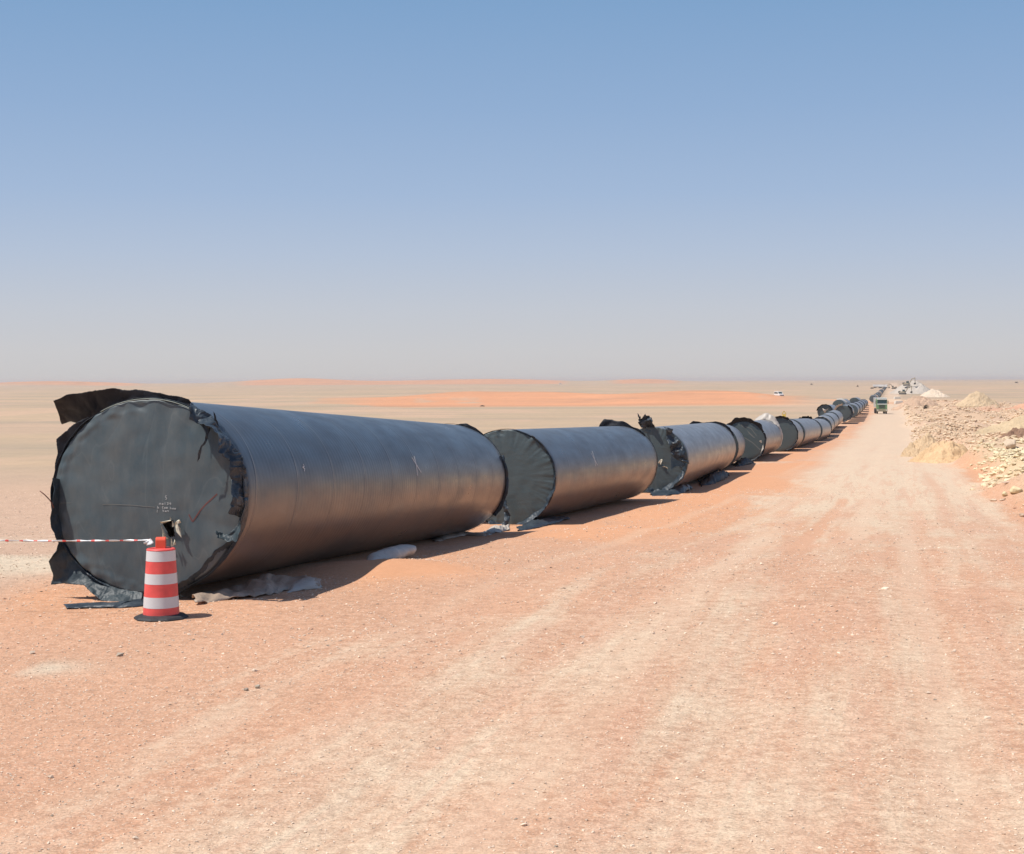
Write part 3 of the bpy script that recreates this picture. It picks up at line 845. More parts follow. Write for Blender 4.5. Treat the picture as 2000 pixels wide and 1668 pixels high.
ribbon(p1, 'torn_wrap', [(138, 690), (136, 860), (114, 940), (133, 1010), (165, 1080), (165, 1140), (110, 1205), (135, 1290), (122, 1357), (200, 1350), (330, 1362), (400, 1430), (430, 1462), (560, 1468), (690, 1488)],
       [(160, 690), (152, 800), (155, 880), (165, 960), (185, 1040), (205, 1100), (225, 1150), (250, 1190), (290, 1240), (340, 1290), (400, 1330), (460, 1370), (540, 1400), (620, 1412), (705, 1412)], lambda f: -.10 - .10 * math.sin(f * 9), .02, 'torn_teal', 220, 20, .022, 3.0, z1, 5.5, tuck=.06, rag=.008)
ribbon(p1, 'torn_wrap', [(1012, 218), (1100, 270), (1160, 325), (1185, 400), (1255, 465), (1300, 530), (1325, 560), (1340, 640), (1344, 740), (1342, 840), (1325, 940)],
       [(985, 245), (1000, 320), (1085, 345), (1125, 365), (1190, 430), (1185, 500), (1225, 560), (1255, 610), (1245, 700), (1262, 800), (1240, 900)], lambda f: -.05 + .05 * f, lambda f: -.26 + .08 * math.sin(f * 11), 'torn', 220, 24, .032, 4.0, z1, 8.0, rag=.012)
ribbon(p1, 'torn_wrap', [(1040, 332), (1095, 400), (1090, 450), (1065, 500), (1050, 530), (1043, 582)], [(1120, 362), (1118, 395), (1108, 455), (1082, 495), (1075, 520), (1062, 560)], -.19, -.17, 'torn', 60, 10, .015, 5.0, z1, 9.0, rag=.006)
ribbon(p1, 'torn_wrap', [(1150, 1010), (1215, 1045), (1285, 1000), (1335, 900), (1335, 850)], [(1165, 1058), (1222, 1080), (1288, 1092), (1305, 1030), (1325, 950)], -.12, -.17, 'torn_teal', 80, 14, .035, 6.0, z1, 7.0)
ribbon(p1, 'torn_wrap', [(1300, 1050), (1282, 1110), (1220, 1165), (1150, 1230), (1080, 1300), (1000, 1370), (940, 1412), (880, 1425), (700, 1425)],
       [(1265, 1080), (1235, 1095), (1150, 1150), (1080, 1215), (1045, 1260), (985, 1320), (930, 1345), (850, 1390), (700, 1405)], -.0, -.10, 'torn', 100, 10, .035, 7.0, z1, 5.0)
ribbon(p1, 'torn_wrap', [(1145, 270), (1165, 320), (1180, 400)], [(1143, 268), (1150, 330), (1165, 410)], -.03, .0, 'torn_dark', 12, 4, .01, 8.0, z1)
rb_ = []
for k in range(61):
    a = math.radians(35 + 85 * k / 60); rb_.append((R * 1.0 * OV * math.cos(a), -.035, R + R * 1.0 * math.sin(a)))
# wrap still taped round the first hand's breadth of pipe
def wrapband(P, y0, y1, mat, crump=.014, seed=0., n=140, m=8, a0=0, a1=360):
    rows = [[((R + .012) * OV * math.cos(math.radians(a)), y0 + (y1 - y0) * j / (m - 1) + .04 * mn.noise(Vector((a * .07, seed, 0))) * (j > 0), R + (R + .012) * math.sin(math.radians(a))) for j in range(m)] for a in [a0 + (a1 - a0) * i / (n - 1) for i in range(n)]]
    return sheet('wrap_band', rows, M[mat], P.root, crump, seed, .003, 6.0)
wrapband(p1, -.03, .09, 'torn')
# torn edges of the hole
hp = MB()
def shard(pts, y0=-.075, y1=-.12):
    V = [plane_pt(p1, z1(q), 0) for q in pts]
    n = len(V)
    hp.add([(v.x, y0 - (.03 * (i % 2)), v.z) for i, v in enumerate(V)] + [(v.x, y0 - (.03 * (i % 2)) - .004, v.z) for i, v in enumerate(V)],
           [tuple(range(n)), tuple(range(2 * n - 1, n - 1, -1))] + [(i, (i + 1) % n, n + (i + 1) % n, n + i) for i in range(n)])
shard([(835, 965), (838, 958), (905, 945), (906, 950), (842, 970)])
shard([(905, 945), (912, 945), (922, 985), (914, 990)]); shard([(920, 975), (938, 955), (945, 945), (962, 945), (962, 965), (950, 970)])
shard([(925, 975), (945, 968), (958, 1000), (972, 1055), (962, 1055), (940, 1020)])
shard([(836, 970), (842, 972), (866, 1040), (858, 1040)]); shard([(848, 1025), (858, 1022), (864, 1060), (852, 1062)])
shard([(900, 1060), (908, 1058), (915, 1110), (906, 1112)]); shard([(922, 1065), (932, 1075), (930, 1100), (918, 1105)])
shard([(865, 1058), (885, 1056), (884, 1062), (866, 1064)]); shard([(895, 930), (900, 925), (905, 945), (898, 946)])
hp.build('torn_edge', M['tear_edge'], p1.cover)
# chalk writing on the cover
GL = {'5': [[(1, 0), (0, 0), (0, .45), (.8, .5), (.9, .8), (.5, 1), (0, .95)]], 'S': [[(1, .05), (.4, 0), (.1, .25), (.8, .6), (.6, .95), (0, 1)]],
      'n': [[(0, .3), (0, 1)], [(0, .4), (.6, .3), (.8, .5), (.8, 1)]], 'm': [[(0, .3), (0, 1)], [(0, .4), (.4, .3), (.45, 1)], [(.45, .4), (.9, .3), (1, 1)]], 'o': [[(.4, .4), (0, .7), (.4, 1), (.8, .7), (.4, .4)]],
      'l': [[(.3, 0), (.3, 1)]], '3': [[(0, .1), (.7, .1), (.4, .45), (.8, .7), (0, 1)]], '4': [[(.4, 0), (0, .6), (.8, .6)], [(.6, .3), (.6, 1)]], 'b': [[(.1, 0), (.1, 1), (.7, .9), (.7, .6), (.1, .6)]],
      'C': [[(.8, .1), (.2, .2), (0, .6), (.3, 1), (.7, .95)]], 'a': [[(.6, .45), (0, .7), (.3, 1), (.7, .7), (.7, .45), (.8, 1)]], 'h': [[(0, 0), (0, 1)], [(0, .6), (.6, .5), (.7, 1)]], 'w': [[(0, .4), (.2, 1), (.45, .5), (.7, 1), (.9, .4)]],
      'V': [[(0, 0), (.35, 1), (.8, 0)]], '1': [[(.5, 0), (.3, 1)]], 'e': [[(0, .7), (.7, .65), (.5, .4), (0, .6), (.2, 1), (.7, .95)]], 'd': [[(.7, 0), (.7, 1), (.1, .9), (.1, .6), (.7, .6)]]}
def write(txt, x, y, h, wd, slope=0):
    out = []
    for i, ch in enumerate(txt):
        if ch in GL:
            for s in GL[ch]: out.append([(x + i * wd + a * wd * .75, y + b * h + slope * i) for a, b in s])
    return out
tx = write('5', 846, 797, 22, 13) + write('nol34', 808, 838, 15, 16) + write('b', 797, 861, 14, 12) + write('Com haw', 826, 862, 14, 12.5, 1) + write('1', 792, 884, 16, 9) + write('Van', 828, 884, 13, 14)
strokes(p1, 'chalk_writing', tx, 'chalk_dim', .0055, True, z1, p1.cover)
strokes(p1, 'chalk_line', [[(455, 850), (560, 852), (640, 855), (700, 861), (780, 868)]], 'chalk_faint', .006, True, z1, p1.cover)
strokes(p1, 'chalk_line', [[(180, 842), (250, 842)]], 'chalk_faint', .006, True, z1, p1.cover)
strokes(p1, 'red_tick_mark', [[(1166, 786), (1100, 845), (1060, 890), (1018, 952), (1012, 958), (995, 925), (990, 915)]], 'redmark', .014, True, z1, p1.cover)
z2 = lambda q: (q[0] / 3.333 + 450, q[1] / 3.333 + 740)
strokes(p1, 'painted_cross', [[(1197, 505), (1212, 570), (1217, 628)], [(1183, 515), (1212, 560), (1241, 608)]], 'chalk', .028, False, z2)
strokes(p1, 'painted_mark', [[(475, 555), (480, 570), (470, 575), (485, 585), (480, 600)]], 'chalk', .012, False, z2)
far_ribbon(p1, 'torn_wrap', [(120, 200), (195, 186), (255, 190), (310, 225), (372, 272), (378, 285)], [(170, 208), (200, 212), (250, 225), (300, 250), (350, 290), (365, 305)], 'torn_dark', z3, seed=1.1)
skirt(p1, 'torn_wrap', -40, 25, lambda f: .05, 'torn', p1.L, .03, crump=.02, seed=4.4)
wrapband(p1, p1.L - .03, p1.L + .02, 'torn_dark', .01, 3.)

# --- second pipe
A, B = ends(1083, 839, 31.8, 1283, 832, 41.6)
p2 = make_pipe(A, B, 'second pipe from the camera, its pleated dark end cover intact', 'pipe1', 'cover_pleat', .022, rings=40); p2.A = A
ribbon(p2, 'torn_wrap', [(410, 965), (540, 1020), (572, 1030), (640, 1015), (750, 955), (850, 870), (935, 700), (937, 560), (900, 460), (840, 360), (760, 285)],
       [(430, 945), (520, 968), (600, 980), (700, 945), (740, 915), (830, 845), (915, 690), (925, 560), (888, 460), (828, 365), (750, 290)], -.12, -.03, 'torn', 110, 6, .03, 2.2, z3)
ribbon(p2, 'torn_wrap', [(540, 780), (575, 860), (578, 940), (570, 1020)], [(512, 800), (525, 880), (535, 950), (530, 1010)], -.30, -.32, 'torn', 40, 8, .05, 2.6, z3, 7.0)
strokes(p2, 'painted_cross', [[(1227, 405), (1243, 460), (1254, 520)], [(1220, 425), (1240, 460), (1267, 512)]], 'chalk', .03, False, z3)
far_ribbon(p2, 'torn_wrap', [(1283, 205), (1318, 150), (1380, 160), (1430, 172), (1470, 168), (1530, 208), (1600, 240), (1640, 280)], [(1290, 225), (1360, 222), (1420, 222), (1480, 215), (1510, 220), (1560, 240), (1610, 270), (1640, 300)], 'torn_dark', z3, seed=2.1, n=50)
wrapband(p2, p2.L - .05, p2.L + .02, 'torn_dark', .012, 5.)
wrapband(p2, -.03, .05, 'torn_dark', .012, 6.)

# --- third pipe
A, B = ends(1343, 834, 45.3, 1437, 825.5, 61.5)
p3 = make_pipe(A, B, 'third pipe from the camera, its end cover torn open with crumpled plastic', 'pipe2', 'cover_pleat', .02,
               [[z4(q) for q in ((345, 740), (420, 790), (500, 830), (470, 860), (400, 860), (350, 900))], [z4(q) for q in ((205, 840), (250, 820), (270, 860), (215, 870))]], rings=40); p3.A = A
ribbon(p3, 'torn_wrap', [(235, 425), (330, 440), (430, 550), (492, 655), (530, 800), (527, 835)], [(265, 450), (300, 540), (352, 620), (340, 720), (430, 790), (500, 822)], -.06, -.16, 'torn', 70, 14, .09, 3.3, z4, 5.0)
ribbon(p3, 'torn_wrap', [(530, 830), (505, 930), (475, 1000), (330, 1110), (250, 1205), (150, 1170), (60, 1160)], [(500, 830), (450, 930), (400, 990), (300, 1070), (230, 1115), (150, 1115), (100, 1100)], -.20, -.05, 'torn', 80, 8, .06, 3.6, z4)
ribbon(p3, 'torn_wrap', [(1575, 112), (1598, 150), (1612, 125), (1640, 118), (1690, 150), (1722, 208)], [(1588, 200), (1610, 222), (1640, 222), (1665, 220), (1690, 222), (1730, 225)], -.25, -.08, 'torn', 50, 12, .10, 3.9, z3, 6.0)
ribbon(p3, 'torn_edge', [(225, 790), (250, 780), (245, 810)], [(205, 830), (230, 830), (235, 850)], -.14, -.10, 'tear_edge', 8, 4, .02, 4.2, z4)
ribbon(p3, 'torn_edge', [(255, 862), (290, 862), (318, 885)], [(255, 872), (290, 875), (310, 890)], -.14, -.10, 'tear_edge', 8, 4, .02, 4.5, z4)
far_ribbon(p3, 'torn_wrap', [(548, 385), (600, 352), (700, 370), (840, 357), (950, 392), (1010, 440), (1050, 520)], [(560, 400), (640, 400), (760, 395), (850, 385), (940, 415), (1000, 460), (1040, 530)], 'torn_dark', z4, seed=3.1)
wrapband(p3, p3.L - .06, p3.L + .06, 'torn_dark', .03, 7.)

# --- fourth to eighth
def row_pipe(r0, t0, y0, r1, t1, y1, label, mat, seg=96, cover='cover_pleat', **k):
    A, B = ends(r0, t0, y0, r1, t1, y1)
    P = make_pipe(A, B, label, mat, cover, .0, rings=20, seg=seg, **k); P.A = A
    return P
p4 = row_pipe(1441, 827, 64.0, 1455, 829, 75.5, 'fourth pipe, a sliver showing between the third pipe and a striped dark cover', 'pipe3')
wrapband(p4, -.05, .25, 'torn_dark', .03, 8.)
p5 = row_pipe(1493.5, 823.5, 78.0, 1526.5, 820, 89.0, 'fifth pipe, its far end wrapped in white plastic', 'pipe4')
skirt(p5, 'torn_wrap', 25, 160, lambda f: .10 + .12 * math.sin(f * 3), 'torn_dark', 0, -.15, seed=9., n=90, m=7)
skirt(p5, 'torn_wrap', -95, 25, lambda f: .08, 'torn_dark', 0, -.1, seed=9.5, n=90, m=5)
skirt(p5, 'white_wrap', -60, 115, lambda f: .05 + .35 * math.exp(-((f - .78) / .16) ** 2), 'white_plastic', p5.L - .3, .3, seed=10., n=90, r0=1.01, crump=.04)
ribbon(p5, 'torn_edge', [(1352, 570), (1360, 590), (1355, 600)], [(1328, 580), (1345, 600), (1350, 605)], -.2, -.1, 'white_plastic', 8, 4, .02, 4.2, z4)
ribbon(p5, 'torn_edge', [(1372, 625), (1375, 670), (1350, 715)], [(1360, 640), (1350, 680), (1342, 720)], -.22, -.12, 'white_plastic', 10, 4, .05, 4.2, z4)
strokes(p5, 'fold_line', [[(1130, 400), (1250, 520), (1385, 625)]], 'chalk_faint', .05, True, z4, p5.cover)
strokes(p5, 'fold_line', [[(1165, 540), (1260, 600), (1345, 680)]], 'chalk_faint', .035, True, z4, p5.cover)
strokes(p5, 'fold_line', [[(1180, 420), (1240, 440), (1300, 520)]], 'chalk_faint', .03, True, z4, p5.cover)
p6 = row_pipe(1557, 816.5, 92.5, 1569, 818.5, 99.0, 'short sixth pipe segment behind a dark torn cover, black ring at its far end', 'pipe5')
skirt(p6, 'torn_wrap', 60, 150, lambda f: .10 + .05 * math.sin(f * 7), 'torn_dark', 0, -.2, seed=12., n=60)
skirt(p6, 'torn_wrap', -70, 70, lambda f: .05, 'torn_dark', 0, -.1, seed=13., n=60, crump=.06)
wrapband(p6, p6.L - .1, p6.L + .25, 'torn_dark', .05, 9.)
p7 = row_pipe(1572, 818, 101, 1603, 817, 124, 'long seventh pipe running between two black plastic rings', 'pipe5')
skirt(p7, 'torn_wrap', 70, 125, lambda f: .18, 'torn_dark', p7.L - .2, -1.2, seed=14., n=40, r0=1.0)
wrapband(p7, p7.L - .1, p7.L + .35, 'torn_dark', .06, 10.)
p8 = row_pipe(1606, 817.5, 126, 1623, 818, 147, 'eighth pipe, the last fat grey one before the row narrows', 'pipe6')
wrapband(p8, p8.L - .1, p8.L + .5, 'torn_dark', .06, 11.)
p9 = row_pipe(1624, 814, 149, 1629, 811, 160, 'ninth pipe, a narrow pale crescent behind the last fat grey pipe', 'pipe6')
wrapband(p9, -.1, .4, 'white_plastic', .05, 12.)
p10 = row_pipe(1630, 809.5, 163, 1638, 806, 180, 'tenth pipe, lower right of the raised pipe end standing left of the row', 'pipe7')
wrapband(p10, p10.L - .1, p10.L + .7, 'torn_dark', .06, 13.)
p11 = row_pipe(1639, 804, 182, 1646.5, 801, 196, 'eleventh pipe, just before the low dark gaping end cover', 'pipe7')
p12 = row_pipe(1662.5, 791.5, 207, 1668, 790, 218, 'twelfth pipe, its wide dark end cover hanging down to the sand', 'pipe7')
skirt(p12, 'torn_wrap', -110, 60, lambda f: .25, 'torn_dark', 0, -.4, seed=15., n=50)
skirt(p12, 'white_wrap', 95, 165, lambda f: .25, 'white_plastic', 0, -.3, seed=15.5, n=50)
# raised ends standing left of the row
q1 = row_pipe(1626, 791, 216, 1637, 790, 228, 'raised pipe left of the row with white plastic in its dark end', 'pipe7')
skirt(q1, 'torn_wrap', 20, 170, lambda f: .12, 'torn_dark', 0, -.3, seed=16., n=50)
ribbon(q1, 'torn_edge', [(1606, 797), (1612, 800), (1619, 798)], [(1610, 806), (1611, 807), (1613, 803)], -.3, -.2, 'white_plastic', 10, 5, .1, 5.2)
q2 = row_pipe(1651, 780.5, 252, 1662, 779, 266, 'raised grey pipe end left of the row, behind the gaping dark cover', 'pipe7')
skirt(q2, 'white_wrap', 10, 120, lambda f: .2, 'white_plastic', 3, .5, seed=17., n=50)
q3 = row_pipe(1679, 776.5, 300, 1683, 776, 312, 'dark rounded pipe end standing above the far end of the grey row', 'pipe7')
# the crowded far stretch: real pipes, too small to show their parts apart
def far_pipe(src, y, px, ptop, slope=RD, label=None, group=GP, L=11.5):
    c = copy_tree(src)
    th = math.atan(slope)
    yaxis = Vector((math.sin(th), math.cos(th), 0)); xa = Vector((math.cos(th), -math.sin(th), 0))
    m = Matrix((xa, yaxis, Vector((0, 0, 1)))).transposed().to_4x4()
    p = at(px, ptop, y)
    m.translation = Vector((p.x, y, p.z - 2 * R))
    c.matrix_world = m
    c['label'] = label; c['group'] = group
    return c
A0 = Vector((0, 0, R))
FP = make_pipe(Vector((0, -500, R)), Vector((0, -488.5, R)), 'x', 'pipe7', 'cover', seg=48, rings=4); FP.A = A0
skirt(FP, 'torn_wrap', 0, 360, lambda f: .10, 'torn_dark', FP.L - .3, .4, seed=20., n=60, m=4, r0=1.0)
FW = make_pipe(Vector((0, -500, R)), Vector((0, -488.5, R)), 'x', 'pipe7', 'grey_sheet', seg=48, rings=4)
skirt(FW, 'white_wrap', -50, 200, lambda f: .12, 'white_plastic', .0, .6, seed=21., n=60, m=4, r0=1.0)
ORD = ['', 'second', 'third', 'fourth', 'fifth', 'sixth', 'seventh', 'eighth', 'ninth', 'last']
row = [(1661, 789.5, 221), (1665, 788.5, 236), (1669, 787, 252), (1672, 786.5, 268), (1675, 785, 286), (1677, 784, 304), (1680, 783, 326), (1682, 782, 350), (1684, 781.5, 376), (1686.5, 781, 402)]
lab = ['crescent just past the dark gaping cover in the crowded row', 'second crescent past the gaping cover in the crowded row', 'third crescent past the gaping cover, beside a raised grey end', None, None, None, None, None,
       'second last pipe before the break in the row left of the green truck', 'last pipe before the break in the row left of the green truck']
shared = 'small grey pipe overlapping its neighbours in the middle of the crowded far stretch'
for i, (px, tp, y) in enumerate(row):
    far_pipe(FP.root if i % 2 == 0 else FW.root, y, px, tp, label=lab[i] or ORD[i] + ' small grey crescent past the gaping dark cover, overlapping its neighbours')
jog = [(1705, 772.5, 450), (1709, 771.5, 480), (1712, 769, 520), (1714.5, 767, 560), (1717, 764.5, 620), (1719, 763, 690), (1721, 761, 770), (1723, 759.5, 860), (1725.5, 757.5, 960), (1727.5, 756.2, 1080)]
for i, (px, tp, y) in enumerate(jog):
    far_pipe(FW.root if i % 3 == 1 else FP.root, y, px, tp,
             label=('nearest pipe after the break in the row, left above the green truck' if i == 0 else ORD[i] + ' pipe after the break in the row, small in the line climbing to the horizon'))
for q in (FP, FW):
    for ch in list(q.root.children): bpy.data.objects.remove(ch)
    bpy.data.objects.remove(q.root)

# ------------------------------------------------------------------ sheets, bags, scraps and wire round the first pipes
def ground_sheet(name, outline_top, outline_bot, mat, label, cat, n=40, m=8, hump=.0, crump=.03, seed=0., group=None, lift=.01):
    T = resample([(on_ground(*q).x, on_ground(*q).y, 0) for q in outline_top], n); Bm = resample([(on_ground(*q).x, on_ground(*q).y, 0) for q in outline_bot], n)
    c = Vector((T[n // 2].x, T[n // 2].y, 0)); c.z = gh(c.x, c.y)
    rows = []
    for i in range(n):
        r = []
        for j in range(m):
            u = j / (m - 1); p = Bm[i].lerp(T[i], u)
            h = (hump(i / (n - 1), u) if callable(hump) else hump * math.sin(math.pi * u) * math.sin(math.pi * i / (n - 1)))
            r.append((p.x - c.x, p.y - c.y, gh(p.x, p.y) - c.z + lift + max(0, h)))
        rows.append(r)
    o = sheet(name, rows, M[mat], None, crump, seed, .006, 5.0)
    o.location = c
    tag(o, label, cat, group)
    return o
GS = 'plastic sheets lying along the foot of the pipes'
ground_sheet('plastic_sheet', [(372, 1168), (440, 1158), (500, 1140), (545, 1132), (600, 1130), (622, 1142)], [(380, 1182), (450, 1172), (510, 1166), (560, 1156), (600, 1152), (628, 1148)], 'grey_sheet',
             'crumpled pale dusty sheet at the foot of the nearest pipe, right of the drum', 'sheet', 60, 12, lambda a, u: .06 * math.exp(-((a - .55) / .16) ** 2) * math.sin(math.pi * min(1, u * 1.0)) + .05 * math.sin(math.pi * u) + .02 * math.sin(a * 25) ** 2 * math.sin(math.pi * u), .05, 1.0, GS)
ground_sheet('plastic_sheet', [(570, 1142), (590, 1138), (612, 1140), (628, 1144)], [(560, 1158), (590, 1155), (615, 1152), (630, 1148)], 'white_plastic', 'small whitish crumpled scrap at the sunlit tip of the dusty sheet', 'sheet', 24, 8, .09, .03, 2.0, GS)
ground_sheet('plastic_sheet', [(838, 1052), (870, 1044), (905, 1041), (948, 1043)], [(850, 1060), (880, 1052), (910, 1047), (950, 1048)], 'grey_sheet', 'thin pale sheet edge on the sand under the far half of the nearest pipe', 'sheet', 30, 5, .06, .03, 3.0, GS)
ground_sheet('plastic_sheet', [(942, 1040), (960, 1034), (980, 1031), (993, 1025)], [(948, 1047), (965, 1043), (985, 1038), (998, 1036)], 'white_plastic', 'frayed whitish strip in the gap between the first and second pipe', 'sheet', 30, 6, .08, .05, 4.0, GS)
ground_sheet('plastic_sheet', [(1010, 1030), (1040, 1022), (1075, 1014), (1110, 1010)], [(1010, 1038), (1045, 1033), (1080, 1024), (1112, 1015)], 'torn', 'black plastic sheet lying under the near end of the second pipe', 'sheet', 36, 6, .12, .05, 5.0, GS)
ground_sheet('plastic_sheet', [(125, 1183), (160, 1181), (210, 1183), (270, 1181), (282, 1170)], [(128, 1192), (165, 1190), (215, 1189), (270, 1186), (288, 1184)], 'torn', 'flat black plastic strip on the sand left of the drum', 'sheet', 50, 6, .04, .02, 6.0, GS)
ground_sheet('plastic_sheet', [(1268, 962), (1300, 958), (1340, 955), (1350, 950)], [(1272, 970), (1300, 969), (1335, 964), (1352, 956)], 'torn', 'black plastic heap under the torn cover of the third pipe', 'sheet', 30, 6, .2, .08, 7.0, GS)
ground_sheet('plastic_sheet', [(1362, 940), (1385, 932), (1410, 925), (1420, 921)], [(1370, 952), (1392, 946), (1415, 938), (1424, 930)], 'torn_dark', 'black plastic heap under the middle of the third pipe', 'sheet', 30, 6, .25, .08, 8.0, GS)
ground_sheet('plastic_sheet', [(1432, 905), (1450, 903), (1470, 901)], [(1436, 912), (1452, 910), (1474, 905)], 'torn_dark', 'black plastic heap on the sand below the striped dark cover', 'sheet', 24, 6, .3, .08, 9.0, GS)

def sandbag():
    a = on_ground(720, 1094); b = on_ground(808, 1089)
    mid = (a + b) / 2; L = (b - a).length
    n, m = 30, 24
    V = []; 
    for i in range(n):
        u = i / (n - 1); r = (math.sin(math.pi * min(1, max(0.02, u * .94 + .03)))) ** .55
        for k in range(m):
            an = 2 * math.pi * k / m
            p = Vector(((u - .5) * L, math.cos(an) * .16 * r, (math.sin(an) * .10) * r + .07))
            d = mn.noise(Vector((p.x * 5, p.y * 6, p.z * 6))) * .035 + mn.noise(Vector((p.x * 14, p.y * 14, p.z * 14))) * .012
            p += Vector((0, math.cos(an), math.sin(an))) * d
            V.append(tuple(p))
    Fc = [(i * m + k, i * m + (k + 1) % m, (i + 1) * m + (k + 1) % m, (i + 1) * m + k) for i in range(n - 1) for k in range(m)] + [tuple(range(m - 1, -1, -1)), tuple((n - 1) * m + k for k in range(m))]
    o = mesh_np('sandbag', V, Fc, M['white_plastic'])
    o.location = (mid.x, mid.y, gh(mid.x, mid.y) - .01); o.rotation_euler = (0, 0, math.atan2(b.y - a.y, b.x - a.x))
    tag(o, 'white sandbag poking out from the shadow of the nearest pipe', 'sandbag')
sandbag()

def tube(name, pts, r, mat, parent=None, n=8):
    V = []; Fc = []
    for i, p in enumerate(pts):
        p = Vector(p); d = (Vector(pts[min(i + 1, len(pts) - 1)]) - Vector(pts[max(i - 1, 0)])).normalized()
        s = d.cross(Vector((0.1, 1, .2))).normalized(); t = d.cross(s)
        for k in range(n):
            a = 2 * math.pi * k / n; V.append(tuple(p + (s * math.cos(a) + t * math.sin(a)) * r))
    for i in range(len(pts) - 1):
        for k in range(n):
            k2 = (k + 1) % n; Fc.append((i * n + k, i * n + k2, (i + 1) * n + k2, (i + 1) * n + k))
    Fc += [tuple(range(n - 1, -1, -1)), tuple((len(pts) - 1) * n + k for k in range(n))]
    return mesh_np(name, V, Fc, mat, parent)
wp = [at(78, 959, 15.6), at(87, 966, 15.6), at(95, 974, 15.62), at(101, 982, 15.64), at(105, 992, 15.66)]
tube('pipe_rim', rb_, .005, M['rim'], p1.root)
b0 = wp[-1].copy()
wi = tube('wire', [tuple(q - b0) for q in wp], .006, M['rust']); wi.location = b0
tag(wi, 'thin rusty wire sticking out from the left rim of the nearest pipe', 'wire')

# ------------------------------------------------------------------ traffic drum and tape
base = on_ground(315, 1208)
dy = base.y
S = dy / F
drum = thing('traffic_drum', (base.x, dy + .0, gh(base.x, dy) + .0), .15)
tag(drum, 'red and white banded traffic drum on a black rubber base', 'traffic drum')
hb = 158 * S                                         # full height with the handle
def rad(z): return (70 * S / 2) * (1 - z / hb) + (54 * S / 2) * (z / hb) if z > 0 else 0
rb = lambda z: .5 * S * (71 - 17 * (z / (141 * S)))
# bands, heights from the base in picture pixels
bands = [(8, 23, 'red'), (23, 44, 'white_tape'), (44, 69, 'red'), (69, 89, 'white_tape'), (89, 113, 'red'), (113, 133, 'white_tape')]
for a, b, mt in bands:
    pr = 0.0015 if mt == 'white_tape' else 0
    mb = MB(); z0, z1_ = a * S, b * S
    pr = .0012 if mt == 'white_tape' else 0
    mb.lathe([(rb(z0) + pr, z0), (rb(z1_) + pr, z1_)], 64)
    mb.build('red_band' if mt == 'red' else 'white_band', M[mt], drum, smooth=True)
zt = 133 * S
MB().lathe([(rb(0), 6 * S), (rb(8 * S), 8 * S)], 48).build('body_foot', M['red'], drum, True)
MB().lathe([(rb(zt), zt), (rb(zt) + .003, zt + .006), (rb(zt) - .004, zt + .016), (rb(zt) - .03, zt + .02), (0.0001, zt + .022)], 48).build('lid', M['red'], drum, True)
h = MB(); hw = 10 * S; ht = 158 * S
poly = [(-.055, zt + .018), (-.055, ht - .025), (-.045, ht - .006), (-.03, ht), (.03, ht), (.045, ht - .006), (.055, ht - .025), (.055, zt + .018)]
h.prism([(a, b) for a, b in poly], -hw * .95, hw * .95)
hd = h.build('handle', M['orange_red'], drum, bevel=.004)
MB().box(hw * .9, hw * .97, -.02, .02, ht - .055, ht - .02).build('grip_hole', M['red_dark'], hd)
# base ring, octagonal and a bit worn
bs = MB(); V = []
prof = [(.0, .0), (52 * S, .0), (53 * S, .010), (49 * S, .028), (40 * S, .040), (rb(0), .046), (.0, .046)]
bs.lathe(prof, 10)
bs.build('rubber_base', M['rubber'], drum, bevel=.004)

# tape from the handle to the left, its loose end dropping to the ground outside the picture
pts = []
for i in range(61):
    f = i / 60
    px = 297 - f * 420
    py = 1055 + 0.5 * math.sin(f * 3) + 1.2 * math.sin(f * math.pi) - .003 * (297 - px) * f
    pts.append(at(px, py, dy - .02 + f * .5))
e = pts[-1].copy()
for k in range(1, 7): pts.append(Vector((e.x - .10 * k, e.y, max(gh(e.x, e.y) + .01, e.z - .13 * k * 1.05))))
V = []; Fr = []; b0 = pts[0].copy()
for i, p in enumerate(pts):
    hw2 = .008 + .003 * math.sin(i * 1.3); tw = .6 * math.sin(i * .45)
    up = Vector((0, math.sin(tw), math.cos(tw)))
    V += [tuple(p - b0 + up * hw2), tuple(p - b0 - up * hw2)]
Fr = [(2 * i, 2 * i + 1, 2 * i + 3, 2 * i + 2) for i in range(len(pts) - 1)]
tp = mesh_np('barrier_tape', V, Fr, M['white_tape']); tp.data.materials.append(M['red'])
for i, p in enumerate(tp.data.polygons): p.material_index = 1 if (i % 4 == 0) else 0
tp.location = b0
m_ = tp.modifiers.new('thickness', 'SOLIDIFY'); m_.thickness = .0015
tag(tp, 'red and white barrier tape stretched left from the drum handle', 'tape')
kn = sheet('tape_knot', [[tuple((at(285 + 12 * u + 4 * v, 1063 - 6 * u + 3 * v, dy - .05) - b0)) for u in (0, .25, .5, .75, 1)] for v in (-1, -.5, 0, .5, 1)], M['white_tape'], tp, .02, 3.0, .002, 20.)

